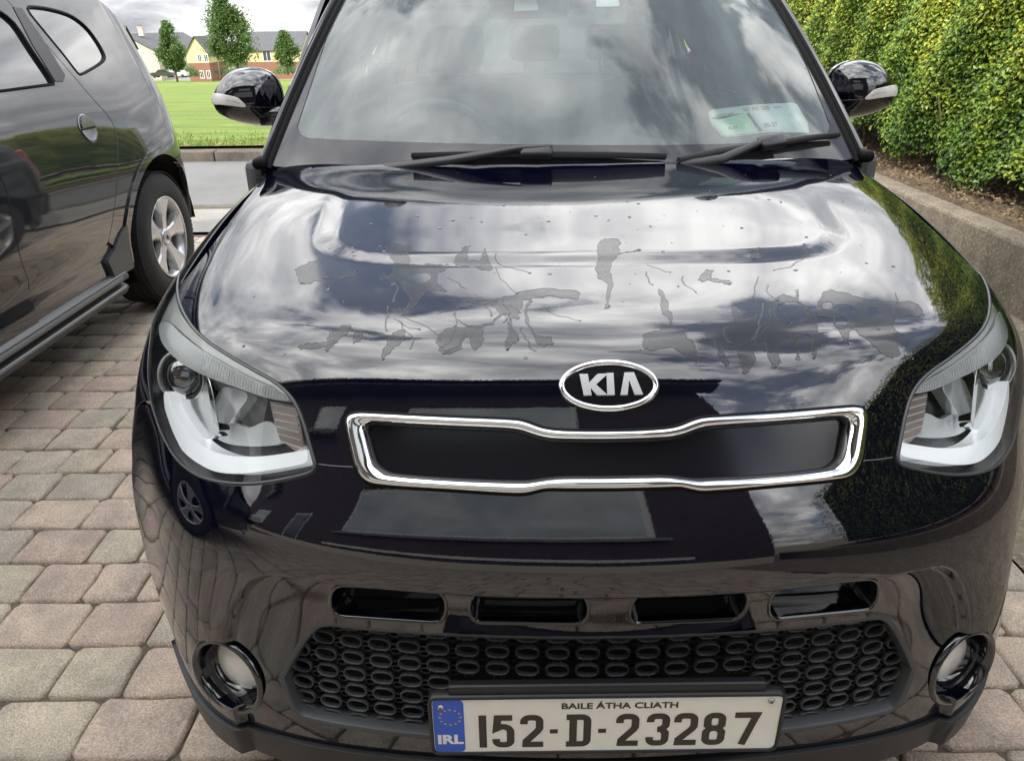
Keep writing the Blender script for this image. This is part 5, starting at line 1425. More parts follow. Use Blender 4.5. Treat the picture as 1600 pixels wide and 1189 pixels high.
# roof
V = []; F = []; nx = 16; ys_ = np.linspace(1.60, 4.0, 14)
for j, y in enumerate(ys_):
    for i in range(nx+1):
        a = -1+2*i/nx
        y0 = y + (.13*abs(a)**2.3 if j == 0 else 0)
        V.append((a*(.612-.067*max(0, 1-(y-1.6)/.45)), y0, 1.585-.02*abs(a)**2.3+.018*math.sin(math.pi*min(1, j/6)*.5)*(1-a*a)-.05*max(0, (y-3.7)/.3)**2))
for j in range(13):
    for i in range(nx): q = j*(nx+1)+i; F.append((q, q+1, q+nx+2, q+nx+1))
link('roof', mesh_np(V, F, True), M['paint'], car)
V2 = [(v[0], v[1]+.02, v[2]-.03) for v in V]; link('headlining', mesh_np(V2, [f[::-1] for f in F], True), M['headliner'], car)
# roof side rails close the gap between doors and roof
for sd_ in (-1, 1):
    b = MB(); b.tube([(sd_*.565, 1.72, 1.56), (sd_*.625, 1.95, 1.54), (sd_*.665, 2.6, 1.535), (sd_*.665, 3.4, 1.53), (sd_*.60, 3.98, 1.49)], .045, 10); b.build('cant_rail', M['paint'], car, smooth=True)
    b = MB(); b.box((sd_*.68, 3.98, 1.0), (.10, .1, 1.0), bev=.03); b.build('rear_pillar', M['paint'], car)
# tailgate
b = MB(); b.box((0, 4.08, .60), (1.50, .07, .78), bev=.03); b.build('tailgate', M['paint'], car)
b = MB(); b.box((0, 4.02, 1.50), (1.25, .08, .10), bev=.02); b.box((-.60, 4.03, 1.22), (.10, .07, .50), bev=.02); b.box((.60, 4.03, 1.22), (.10, .07, .50), bev=.02); b.build('tailgate_frame', M['paint'], car)
b = MB(); b.box((0, 4.045, 1.22), (1.12, .01, .48)); b.build('rear_window', M['rearglass'], car)
b = MB(); b.box((0, 4.12, .42), (1.6, .1, .3), bev=.04); b.build('rear_bumper', M['matte_black'], car)
for sd_ in (-1, 1):
    b = MB(); b.box((sd_*.74, 4.08, .95), (.12, .10, .42), bev=.03); b.build('tail_lamp', M['red_lens'], car)
# ---------------------------------------------------------------- cabin
V = []; F = []; prof = [(1.03, 1.005), (1.12, 1.015), (1.30, 1.02), (1.50, 1.00), (1.58, .96), (1.60, .86), (1.62, .66), (1.55, .5)]
xs_ = np.linspace(-.72, .72, 30)
for x in xs_:
    hood_ = .055*math.exp(-((x+.36)/.16)**2)
    for k_, (y, z) in enumerate(prof): V.append((x, y+(.16*(abs(x)/.72)**2 if y < 1.2 else 0), z-.02+(hood_ if 2 <= k_ <= 4 else 0)-.04*(abs(x)/.72)**4))
for i in range(29):
    for j in range(7): q = i*8+j; F.append((q, q+1, q+9, q+8))
dashb = link('dashboard', mesh_np(V, F, True), M['dash'], car)
b = MB()
b.lathe([(.050, .0), (.060, .006), (.066, .004), (.07, .0)], Matrix.Translation((-.58, 1.32, 1.003)), 24); b.lathe([(0, .004), (.05, .002)], Matrix.Translation((-.58, 1.32, 1.003)), 24)
b.build('speaker_grille', M['satin'], dashb, smooth=True)
b = MB(); b.lathe([(.17, 0.0), (.18, .012), (.19, .0)], Matrix.Translation((.18, 1.30, 1.0)), 40); b.build('centre_dome', M['dash'], dashb, smooth=True)
Ms = Matrix.Translation((-.36, 1.66, 1.00)) @ Matrix.Rotation(R(-62), 4, 'X')
b = MB(); b.tube([tuple(Ms @ Vector((.185*math.cos(2*math.pi*i/40), .185*math.sin(2*math.pi*i/40), 0))) for i in range(40)], .015, 10, closed=True)
stw = b.build('steering_wheel', M['dash'], car, smooth=True)
b = MB(); b.box((0, 0, -.02), (.13, .11, .04), bev=.015); b.box((-.11, 0, -.01), (.13, .03, .015)); b.box((.11, 0, -.01), (.13, .03, .015)); b.box((0, -.11, -.01), (.03, .13, .015)); b.V = [tuple(Ms @ Vector(v)) for v in b.V]; b.build('wheel_boss', M['dash'], stw)
def seat(x, y, w, nm, back=.64):
    b = MB(); b.box((x, y, .52), (w, .50, .16), bev=.05); st_ = b.build(nm, M['fabric'], car, smooth=True)
    b = MB(); Mb = Matrix.Rotation(R(-16), 3, 'X'); b.box((x, y+.30, .86), (w, .13, back), rot=Mb, bev=.05); b.build('backrest', M['fabric'], st_, smooth=True)
    hw = [x] if w < .7 else [x-.38, x, x+.38]
    for hx in hw:
        b = MB(); b.box((hx, y+.42, 1.285), (.25, .09, .17), rot=Mb, bev=.035); b.tube([(hx-.05, y+.40, 1.12), (hx-.05, y+.42, 1.24)], .006, 6); b.tube([(hx+.05, y+.40, 1.12), (hx+.05, y+.42, 1.24)], .006, 6); b.build('headrest', M['fabric'], st_, smooth=True)
seat(-.36, 2.02, .50, 'driver_seat'); seat(.36, 2.02, .50, 'passenger_seat'); seat(0, 2.95, 1.25, 'rear_bench', .60)
# rear view mirror and sensor block, stickers at the top edge
pm_ = at_y(826, 8, 1.60)
b = MB(); b.box((pm_.x, 1.64, pm_.z-.005), (.235, .03, .065), bev=.012); rm = b.build('rear_view_mirror', M['matte_black'], car, smooth=True)
b = MB(); b.box((pm_.x+.005, 1.595, pm_.z+.012), (.045, .05, .05), bev=.008); b.build('mirror_stalk', M['dash'], rm)
def on_ws(px, d=-.006):
    ab = WS.inv(px, d); return ab
for pts, nm, m in (([(804, 0), (838, 0), (842, 16), (803, 18)], 'windscreen_sticker', M['satin']), ([(931, -6), (966, -6), (968, 10), (932, 11)], 'windscreen_sticker', M['drl'])):
    panel(WS, on_ws(pts), [], nm, m, ws, sp_=.05, off=-.0065, flange=0, gap=0)

# ---------------------------------------------------------------- permit papers behind the glass
M['paper'] = pmat('green_tinted_paper', (.80, .88, .83), .6, var=.06, vscale=25)
M['paper2'] = pmat('green_paper', (.66, .88, .66), .6, var=.08, vscale=25)
M['red_ink'] = pmat('red_ink', (.55, .16, .14), .6)
PAP = [(1107, 176), (1113, 172), (1180, 164), (1240, 161), (1246, 164), (1250, 172), (1262, 192), (1264, 207), (1200, 206), (1135, 214), (1128, 212), (1113, 194), (1109, 186)]
pap = panel(WS, WS.inv(PAP, -.010), [], 'permit_holder', M['paper'], None, sp_=.01, off=-.010, flange=.0008, gap=0)
tag(pap, 'pale green permit papers in a clear holder behind the windscreen corner', 'permit')
def sub(px, nm, m, d=-.0085): return panel(WS, WS.inv(px, d), [], nm, m, pap, sp_=.02, off=d, flange=0, gap=0)
sub([(1112, 188), (1124, 190), (1140, 183), (1160, 178), (1166, 178), (1185, 206), (1135, 213), (1128, 210)], 'disc_slip', M['paper2'])
sub([(1166, 177), (1171, 177), (1192, 205), (1187, 206)], 'fold', M['mesh_grey'])
sub([(1112, 185), (1150, 179), (1163, 177), (1140, 183), (1124, 187)], 'fold', M['mesh_grey'])
sub([(1175, 176), (1212, 172), (1226, 190), (1230, 203), (1195, 205)], 'insurance_slip', M['drl'], -.0086)
def ws_text(s, px0, px1, h, m, d=-.0075):
    """text from pixel px0 to px1 along the glass"""
    ab = WS.inv([px0, px1], d); P0, P1 = [Vector(q) for q in WS.P(ab[:, 0], ab[:, 1], d)]
    n_ = Vector(WS.nrm0(ab[:1, 0], ab[:1, 1])[0]); xa = (P1-P0); Lg = xa.length; xa.normalize(); ya = n_.cross(xa).normalized()
    # width scale
    sx = Lg/(len(s)*h*.52)
    Mx = Matrix(((xa.x, ya.x, n_.x, (P0.x+P1.x)/2), (xa.y, ya.y, n_.y, (P0.y+P1.y)/2), (xa.z, ya.z, n_.z, (P0.z+P1.z)/2), (0, 0, 0, 1)))
    text(s, h, Mx, m, pap, 'print', sx=min(1.2, sx))
ws_text('contact the experts', (1113, 181.5), (1150, 176.5), .010, M['ink'])
ws_text('087 699 3206', (1159, 172), (1205, 168.5), .017, M['red_ink'])
ws_text('www.', (1208, 168), (1222, 167), .009, M['ink'])
ws_text('05-27', (1193, 197), (1216, 194.5), .017, M['ink'])
ws_text('05-27', (1137, 201.5), (1153, 199.5), .012, M['ink'])
for (a, c) in (((1131, 195), (1150, 192)), ((1130, 206), (1175, 202)), ((1178, 180), (1192, 179)), ((1179, 183), (1190, 182)), ((1181, 186), (1193, 185)), ((1183, 189), (1192, 188)), ((1246, 190), (1256, 191)), ((1246, 194), (1258, 194)), ((1247, 198), (1260, 198)), ((1228, 180), (1244, 178)), ((1227, 183), (1245, 181))):
    ws_text('-'*6, a, c, .007, M['ink'])

# ---------------------------------------------------------------- wipers
def wsp(px, d): ab = WS.inv([px], d); return Vector(WS.P(ab[:, 0], ab[:, 1], d)[0])
def wiper(arm, blade, knuckle, nm='wiper'):
    root = None
    A = [wsp(p, h) for p, h in arm]; W_ = [a[1] for a in arm]
    b = MB(); n = len(A); V = []; F = []
    wd = np.interp(np.linspace(0, 1, n), [0, .35, 1], [.016, .013, .006])
    for i, p in enumerate(A):
        t = (A[min(i+1, n-1)]-A[max(i-1, 0)]).normalized(); u = Vector((0, -.55, .83)); s_ = t.cross(u).normalized()
        for (a, c) in ((-1, -.4), (-.8, .25), (-.3, .5), (.3, .5), (.8, .25), (1, -.4)): V.append(tuple(p+s_*a*wd[i]+u*c*wd[i]*.9))
    for i in range(n-1):
        for j in range(6): F.append((i*6+j, i*6+(j+1) % 6, (i+1)*6+(j+1) % 6, (i+1)*6+j))
    F.append(tuple(range(6))[::-1]); F.append(tuple((n-1)*6+j for j in range(6)))
    b.add(V, F); root = b.build(nm, M['matte_black'], car, smooth=True, angle=50)
    Bp = [wsp(p, .020) for p in blade]; b = MB(); n = len(Bp); V = []; F = []
    for i, p in enumerate(Bp):
        t = (Bp[min(i+1, n-1)]-Bp[max(i-1, 0)]).normalized(); u = Vector((0, -.55, .83)); s_ = t.cross(u).normalized()
        w_ = .0105 if 0 < i < n-1 else .007
        for (a, c) in ((-1, -.2), (-.7, .35), (0, .75), (.7, .35), (1, -.2), (0, -.5)): V.append(tuple(p+s_*a*w_+u*c*.010))
    for i in range(n-1):
        for j in range(6): F.append((i*6+j, i*6+(j+1) % 6, (i+1)*6+(j+1) % 6, (i+1)*6+j))
    F.append(tuple(range(6))[::-1]); F.append(tuple((n-1)*6+j for j in range(6)))
    b.add(V, F); b.build('wiper_blade', M['matte_black'], root, smooth=True, angle=50)
    b = MB(); Rb = [wsp(p, .006) for p in blade]; b.tube(Rb, .005, 6); b.build('wiper_rubber', M['rubber'], root, smooth=True)
    k_ = wsp(knuckle, .030); b = MB(); t = (Bp[-1]-Bp[0]).normalized()
    rot = Matrix((t, Vector((0, -.55, .83)).cross(t).normalized()*-1, Vector((0, -.55, .83)))).transposed()
    b.box(tuple(k_), (.075, .036, .022), rot=rot, bev=.008); b.build('wiper_clip', M['matte_black'], root, smooth=True)
    return root
wiper([((600, 262), .012), ((640, 257), .022), ((700, 250), .030), ((760, 240), .034), ((810, 231), .038), ((862, 228), .036)],
      [(643, 243), (740, 241), (840, 240.5), (940, 242), (1041, 244)], (838, 238))
wiper([((1062, 256), .012), ((1095, 253), .022), ((1130, 247), .030), ((1165, 232), .034), ((1190, 221), .038), ((1214, 214), .036)],
      [(1060, 250), (1125, 236), (1195, 226), (1260, 216), (1311, 210.5)], (1206, 223))

# ---------------------------------------------------------------- door mirrors
MCY = 1.60
ZM = lambda l: [(297+x/6.911, 62+y/6.911) for x, y in l]
OUTL = ZM([(262, 640), (283, 560), (330, 470), (400, 385), (500, 322), (620, 298), (740, 306), (850, 342), (925, 400), (975, 490), (1003, 600), (1014, 720), (1005, 830), (960, 912), (850, 938), (700, 930), (560, 905), (420, 855), (325, 795), (275, 720)])
_o = smooth_path(np.array([tuple(at_y(x, y, MCY))[::2] for x, y in OUTL]), 5, closed=True)
_cc = (_o.max(0)+_o.min(0))/2
_d = _o-_cc; _ang = np.arctan2(_d[:, 1], _d[:, 0]); _rad = np.hypot(_d[:, 0], _d[:, 1]); _or = np.argsort(_ang); _ang, _rad = _ang[_or], _rad[_or]
def dome(x, z):
    dx_, dz_ = x-_cc[0], z-_cc[1]; th = np.arctan2(dz_, dx_); rr_ = np.interp(th, _ang, _rad, period=2*math.pi)
    r = np.clip(np.hypot(dx_, dz_)/rr_, 0, 1); hgt = (1-r**2.4)**(1/2.0)
    return MCY-.100*hgt-.012*np.clip((_cc[0]-x)/.1, -1, 1)*0
def mk(sd_):
    f = (lambda a, b: np.stack([a, dome(a, b), b], 1)) if sd_ < 0 else (lambda a, b: np.stack([-a, dome(a, b), b], 1))
    return Surf(f, (float(_o[:, 0].min())-.002, float(_o[:, 0].max())+.002), (float(_o[:, 1].min())-.002, float(_o[:, 1].max())+.002), 1, 1, flip=-1*sd_*-1 if False else (1 if sd_ < 0 else -1), na=90, nb=90)
_ML = mk(-1)
seam = _ML.inv(ZM([(230, 690), (300, 698), (450, 715), (600, 728), (750, 738), (900, 748), (1030, 742)]))
seam = smooth_path(seam, 3)
oc = _cc+(_o-_cc)*.992
def side_of(p): return p[1] > np.interp(p[0], seam[:, 0], seam[:, 1])
x0s, x1s = oc[:, 0].min(), oc[:, 0].max()
sm_in = np.array([p for p in seam if inpoly(np.array([p]), oc)[0]])
up_ = [p for p in oc if side_of(p)]; dn_ = [p for p in oc if not side_of(p)]
def order(pts, rev): 
    a = [math.atan2(p[1]-_cc[1], p[0]-_cc[0]) for p in pts]; a = [(q+2*math.pi) % (2*math.pi) if not rev else (-q+2*math.pi) % (2*math.pi) for q in a]
    return [p for _, p in sorted(zip(a, [tuple(q) for q in pts]))]
upo = order(up_, False); dno = order(dn_, True)      # right -> over the top -> left ; right -> under -> left
seam_l = [tuple(p) for p in sm_in]                    # left -> right
# keep ordering robust where the seam meets the outline a little above or below the centre line
upo = sorted(upo, key=lambda p: (math.atan2(p[1]-sm_in[:, 1].mean(), p[0]-_cc[0])) % (2*math.pi))
dno = sorted(dno, key=lambda p: (-math.atan2(p[1]-sm_in[:, 1].mean()-.004, p[0]-_cc[0])) % (2*math.pi))
REP = ZM([(255, 596), (300, 590), (400, 606), (500, 630), (545, 662), (600, 726), (450, 712), (330, 700), (258, 690)])
for sd_ in (-1, 1):
    MS = mk(sd_)
    def mp2(poly, nm, m, parent, off=0., fl=.006, s_=.006): return panel(MS, np.array(poly), [], nm, m, parent, sp_=s_, off=off, flange=fl, gap=.0004)
    root = mp2(upo+seam_l, 'door_mirror', M['paint'], car)
    mp2(dno+seam_l, 'mirror_underside', M['gloss_black'], root, off=-.003)
    rp = _ML.inv(smooth_path(REP, 3, closed=True)); rp = np.array([p if inpoly(np.array([p]), oc)[0] else _cc+(p-_cc)*.93 for p in rp])
    rpp = panel(MS, rp, [], 'side_repeater', M['lampwhite'], root, sp_=.004, off=.003, flange=.008, gap=0)
    ln_ = _ML.inv(ZM([(285, 645), (400, 655), (480, 668), (540, 690)]))
    band(MS, ln_, [(-.0009, .002), (0, .0042), (.0009, .002)], 'repeater_rib', M['mesh_grey'], rpp, closed=False)
    k_ = 1 if sd_ < 0 else -1
    b = MB(); b.prism([(k_*float(p[0]), float(p[1])) for p in (_cc+(_o-_cc)*.99)[::3]], -MCY-.014, -MCY+.001, Matrix(((1, 0, 0, 0), (0, 0, -1, 0), (0, 1, 0, 0), (0, 0, 0, 1)))); b.build('mirror_housing', M['gloss_black'], root)
    b = MB(); b.prism([(k_*float(p[0]), float(p[1])) for p in (_cc+(_o-_cc)*.88)[::3]], -MCY-.017, -MCY-.0145, Matrix(((1, 0, 0, 0), (0, 0, -1, 0), (0, 1, 0, 0), (0, 0, 0, 1)))); b.build('mirror_glass', M['chrome'], root)
    b = MB(); xr = k_*float(_o[:, 0].max()); zb_ = float(_cc[1])-.048
    b.tube([(xr-k_*.06, MCY-.05, zb_), (xr, MCY-.04, zb_-.003), (xr+k_*.05, MCY-.03, zb_-.008), (-sd_*-.79 if False else sd_*.79, MCY+.01, zb_-.02)], [.030, .030, .026, .032], 12)
    b.build('mirror_arm', M['gloss_black'], root, smooth=True)

# ---------------------------------------------------------------- drying water marks and drops on the bonnet
ZA = lambda l: [(240+x/2.424, 220+y/2.424) for x, y in l]
ZB = lambda l: [(900+x/2.286, 220+y/2.286) for x, y in l]
def ellp(cx, cy, rx, ry, n=14, rot=0): return [(cx+rx*math.cos(2*math.pi*i/n)*math.cos(rot)-ry*math.sin(2*math.pi*i/n)*math.sin(rot), cy+rx*math.cos(2*math.pi*i/n)*math.sin(rot)+ry*math.sin(2*math.pi*i/n)*math.cos(rot)) for i in range(n)]
patches = [
 (ZA([(540,490),(575,470),(630,450),(632,480),(650,510),(700,515),(765,492),(735,520),(650,520),(610,535),(560,540)]), []),
 (ZA([(880,405),(970,410),(965,450),(985,475),(1060,470),(1110,480),(1075,510),(1080,545),(1110,570),(1040,570),(1000,610),(960,655),(940,658),(970,610),(950,560),(960,545),(900,525),(850,525),(895,510),(910,470)]), [ZA([(965,515),(1000,500),(1045,505),(1045,530),(1000,545),(975,540)])]),
 (ZA([(1140,470),(1165,430),(1195,410),(1190,455),(1240,455),(1255,420),(1275,490),(1200,475)]), []),
 (ZA([(555,775),(600,765),(640,765),(690,758),(650,780),(560,790)]), []),
 (ZA([(655,790),(670,730),(735,697),(740,720),(700,755),(665,790)]), []),
 (ZA([(755,770),(765,725),(785,720),(788,745)]), []),
 (ZA([(865,830),(880,770),(905,730),(948,720),(945,755),(900,795)]), []),
 (ZA([(1075,745),(1130,705),(1180,708),(1245,705),(1245,760),(1215,795),(1195,750),(1175,745),(1160,790),(1100,808),(1080,780)]), []),
 (ZA([(1195,600),(1290,600),(1340,590),(1450,562),(1600,570),(1600,600),(1500,590),(1420,600),(1395,620),(1380,670),(1350,680),(1380,745),(1335,795),(1340,740),(1345,670),(1320,660),(1280,695),(1210,708),(1150,675),(1200,700),(1270,690),(1308,655),(1262,607),(1205,612)]), []),
 (ZA([(1440,745),(1405,655),(1425,605),(1432,607),(1413,655),(1450,735),(1500,745),(1510,770),(1470,775)]), []),
 (ZB([(240,735),(245,690),(300,675),(340,655),(310,610),(298,530),(335,600),(348,655),(400,700),(430,745),(435,795),(400,775),(340,740),(270,748)]), []),
 (ZB([(458,685),(560,650),(555,595),(590,620),(645,625),(650,660),(690,640),(700,580),(740,550),(790,570),(830,600),(860,640),(862,700),(855,770),(845,770),(840,700),(800,700),(795,775),(785,740),(750,700),(725,720),(725,800),(700,800),(670,720),(640,720),(635,800),(605,830),(590,800),(560,730),(520,720),(545,800),(520,790),(490,720)]), [ZB(ellp(768, 615, 58, 40))]),
 (ZB([(868,570),(900,535),(960,545),(1050,570),(1120,575),(1210,580),(1240,625),(1180,625),(1130,650),(1150,690),(1155,765),(1110,770),(1050,720),(1000,680),(980,670),(975,720),(950,700),(920,640),(860,620),(872,600)]), [ZB(ellp(898, 590, 22, 14)), ZB(ellp(955, 603, 40, 18)), ZB(ellp(945, 650, 24, 22)), ZB(ellp(1060, 610, 20, 14))]),
 (ZB([(75,440),(85,370),(150,365),(160,410),(225,400),(130,430),(128,500),(118,590),(105,590),(112,520),(75,480)]), []),
 (ZB([(440,500),(460,465),(490,465),(480,490),(545,500),(550,512),(480,500)]), []),
 (ZB([(625,420),(630,400),(650,393),(640,425)]), []),
]
rw = random.Random(5)
def wob(pl_, amp=3.0, lim=6):
    q = smooth_path(pl_, 7, closed=True); n = len(q)
    ph = [rw.uniform(0, 6.28) for _ in range(6)]
    return np.array([(x+amp*(math.sin(i*.9+ph[0])*.5+math.sin(i*2.1+ph[1])*.35+rw.uniform(-.35, .35)), y+amp*.6*(math.sin(i*1.3+ph[2])*.5+math.sin(i*2.7+ph[3])*.3+rw.uniform(-.3, .3))) for i, (x, y) in enumerate(q)])
for po, ho in patches:
    ab = BODY.inv(wob(po)); hs = [BODY.inv(wob(h, 1.0)) for h in ho]
    try: panel(BODY, ab, hs, 'water_film', M['water'], hood, sp_=.012, off=.0005, flange=0, gap=0)
    except Exception as ex: print('patch', ex)
    try:
        for lp_ in [ab]+hs: band(BODY, lp_, [(-.00035, 0.0002), (0, .0006), (.00035, .0002)], 'film_edge', M['frit'], hood, kind=None)
    except Exception as ex: print('patch', ex)
# beads
def bead(px, r, el=1.0, b=None):
    ab = BODY.inv([px]); p, n_ = BODY.PN(ab[:, 0], ab[:, 1]); n_ = Vector(n_[0]); p = Vector(p[0])
    xa = Vector((1, 0, 0)); xa = (xa-n_*xa.dot(n_)).normalized(); ya = n_.cross(xa); V = []; F = []
    n = 8; rings = [(1, 0), (.82, .28), (.45, .46)]
    for (q, h) in rings:
        for i in range(n):
            a = 2*math.pi*i/n; V.append(tuple(p+xa*math.cos(a)*r*q*el+ya*math.sin(a)*r*q/el+n_*h*r))
    V.append(tuple(p+n_*r*.5))
    for k_ in range(2):
        for i in range(n): F.append((k_*n+i, k_*n+(i+1) % n, (k_+1)*n+(i+1) % n, (k_+1)*n+i))
    for i in range(n): F.append((2*n+i, 2*n+(i+1) % n, 3*n))
    b.add(V, F)
bd = MB()
spots = [ZA([q])[0] for q in [(755,415),(755,428),(758,440),(860,412),(875,430),(882,440),(825,325),(1000,295),(1135,312),(1085,343),(1205,300),(1325,252),(1243,318),(1410,367),(1495,316),(560,540),(905,545),(660,565),(380,590),(495,810),(340,778),(1110,470),(1500,505),(1340,790),(1080,655),(1525,630),(1410,822)]] + \
        [ZB([q])[0] for q in [(68,130),(110,212),(182,225),(222,232),(70,278),(190,282),(115,296),(265,316),(590,322),(688,216),(730,225),(955,218),(820,355),(815,380),(225,402),(310,406),(445,410),(545,466),(1038,438),(1135,450),(785,463),(365,520),(548,512),(120,590),(980,725),(605,830),(705,805),(735,808),(795,780),(848,775),(1200,778),(540,800),(235,745)]]
for q in spots: bead(q, rw.uniform(.0018, .0036), rw.uniform(1.0, 1.6), bd)
for i in range(170):
    q = (rw.uniform(330, 1430), 270+abs(rw.gauss(0, 1))*120); bead(q, rw.uniform(.0006, .0016), 1.1, bd)
bd.build('water_drops', M['drop'], hood, smooth=True, kind='stuff')
# thin rivulets left by running water
rv = random.Random(11)
for i in range(34):
    x = rv.choice((rv.uniform(560, 860), rv.uniform(1000, 1440))); y = rv.uniform(395, 520); pts = [(x, y)]; an = rv.uniform(.9, 2.2)
    for q in range(rv.randint(4, 9)):
        an += rv.uniform(-.7, .7); an = min(max(an, .2), 2.9); st_ = rv.uniform(5, 12); x += math.cos(an)*st_*1.2; y += math.sin(an)*st_*.8; pts.append((x, y))
    if y > 585: continue
    ab = BODY.inv(smooth_path(pts, 4)); w_ = rv.uniform(.0006, .0016)
    band(BODY, ab, [(-w_, .0002), (-w_*.5, .0007), (w_*.5, .0007), (w_, .0002)], 'rivulet', M['water'], hood, closed=False)
    bb = MB(); bead(pts[-1], rv.uniform(.0012, .0026), 1.2, bb); bb.build('water_drop', M['drop'], hood, smooth=True)
# beads on the screen edge
wb = MB()
for i in range(120):
    if rw.random() < .6: q = (rw.uniform(455, 640), rw.uniform(222, 256))
    else: q = (rw.uniform(1180, 1300), rw.uniform(30, 215))
    ab = WS.inv([q]); p, n_ = WS.PN(ab[:, 0], ab[:, 1]); p = Vector(p[0]); n_ = Vector(n_[0]); r = rw.uniform(.0008, .0022)
    xa = Vector((1, 0, 0)); ya = n_.cross(xa).normalized(); V = [tuple(p+xa*math.cos(a)*r+ya*math.sin(a)*r) for a in [k_*math.pi/4 for k_ in range(8)]]+[tuple(p+n_*r*.5)]
    wb.add(V, [(i_, (i_+1) % 8, 8) for i_ in range(8)])
wb.build('screen_drops', M['drop'], ws, smooth=True, kind='stuff')

# ================================================================== THE GREY SUV
SUVX = -1.97
def suv_x(y, z):
    x = SUVX-.025*np.clip((.55-z)/.35, 0, 1)**2-.42*np.clip(z-1.02, 0, 2)**1.15
    x = x-.035*np.clip((z-.72)/.3, 0, 1)**2
    x = x+.030*np.exp(-((y-3.16)/.42)**2-((z-.72)/.26)**2)*1.0          # haunch over the wheel
    x = x-.018*np.exp(-((z-.47)/.10)**2)*(1/(1+np.exp(-(2.83-y)/.08)))   # door hollow
    x = x-.50*np.clip((y-3.45)/.62, 0, 1)**2.3
    x = x-.45*np.clip((.18-y)/.6, 0, 1)**2.2
    return x
SU = Surf(lambda y, z: np.stack([suv_x(y, z), y, z], 1), (-.42, 4.06), (.2, 1.66), 1, 1, flip=1, na=360, nb=160)
M['satin_dark'] = pmat('polished_dark_metal', (.16, .17, .18), .12, metal=.9)
suv = thing('parked_suv', 'dark grey sport utility car with alloy wheel, parked alongside on the block paving', 'car', (0, 0, 0))
def upx(l, sm=0, sharp=(), closed=False):
    if sm: l = smooth_path(l, sm, closed=closed, sharp=sharp)
    return SU.inv(l)
ARCH = smooth_path([(202, 352), (202, 310), (207, 268), (221, 246), (243, 235), (265, 238), (283, 254), (294, 280), (299, 306), (296, 331)], 4)
WY, WZ = 3.26, .350
arch = np.array([(WY-.03+.43*math.cos(a), .365+.42*math.sin(a)) for a in np.linspace(R(180), 0, 24)])
ARCHO = smooth_path([(191, 345), (190, 300), (196, 256), (213, 230), (243, 217), (270, 223), (287, 240), (297, 268), (301, 300), (300, 332)], 4)
door_r = upx([(116, 121), (145, 155), (172, 186), (181, 209), (184, 236), (183, 287), (177, 337), (172, 365), (166, 385), (150, 402), (98, 429), (44, 456)], 3)
front_r = upx([(0, 277), (11, 303), (22, 359), (33, 407), (44, 437), (45, 456)], 3)
print('suv door', door_r[[0, 10, 20, -1]].round(2).tolist(), 'front', front_r[[0, -1]].round(2).tolist(), 'arch', arch[[0, 12, 20, -1]].round(2).tolist())
W1P = [(84, 132), (79, 121), (50, 78), (22, 36), (-6, 14)]
w1 = upx(W1P, 3)
W2P = smooth_path([(43, 15), (60, 12), (88, 17), (113, 26), (134, 42), (150, 62), (162, 83), (163, 93), (155, 101), (140, 110), (128, 116), (121, 114), (100, 87), (68, 48)], 3, closed=True)
w2 = upx(W2P)
ydoor_f = float(front_r[-1][0])
# rear outline of the side (y,z)
REAR = [(3.18, 1.60), (3.45, 1.52), (3.67, 1.34), (3.81, 1.12), (3.87, .98), (3.95, .82), (3.99, .62), (3.98, .45), (3.93, .36)]
REAR = smooth_path(REAR, 4)
belt = float(w1[0][1]); print('belt', w1[0], w2[0], w2[20])
# beltline of front windows
BF = [(y, belt+.0) for y in np.linspace(float(w1[0][0]), 1.05, 6)]
win1 = np.vstack([w1, [(1.38, 1.50), (.88, 1.44)], [(1.02, belt-.01)]])
win1 = np.array([(y, min(z, 1.50)) for y, z in win1])
quarter = np.vstack([[(float(arch[0][0]), .30)], arch, [(3.91, .36)], REAR[::-1], [(2.73, 1.60)]])
dr = np.array(door_r)
# door polygons (y,z): rear door between front_r and door_r
zs_low = float(front_r[-1][1])
dp = np.vstack([front_r[::-1][:-1], [(float(front_r[0][0]), belt-.05)], [(float(front_r[0][0])+.06, 1.50)], [(float(dr[0][0])-.16, 1.52)], dr])
sill_z = .30
qp = np.vstack([[(float(dr[0][0])-.16, 1.52)], dr[:24], [(float(arch[0][0]), float(arch[0][1]))], arch[1:], [(3.91, .36)], REAR[::-1], [(float(dr[0][0])-.16, 1.60)]])
panel(SU, qp, [w2], 'rear_quarter', M['paint2'], suv, sp_=.025, flange=.02, gap=.0025)
wr = inset(np.vstack([w1[:-1], [(1.45, 1.46)], [(float(front_r[0][0])+.09, 1.47)], [(float(front_r[0][0])+.03, belt)]]), 0.0, SU)
panel(SU, dp, [wr], 'rear_door', M['paint2'], suv, sp_=.025, flange=.02, gap=.0025)
fy = float(front_r[0][0])
fd = np.vstack([front_r[:-1], [(float(front_r[-1][0]), .33), (.90, .36), (.86, .60), (.50, .80), (.45, belt-.02), (.83, 1.40), (1.03, 1.50), (fy+.06, 1.50), (fy, belt-.05)]])
wf = np.array([(.63, belt), (fy-.06, belt), (fy-.0, 1.45), (1.05, 1.44), (.85, 1.30)])
panel(SU, fd, [wf], 'front_door', M['paint2'], suv, sp_=.04, flange=.02, gap=.0025)
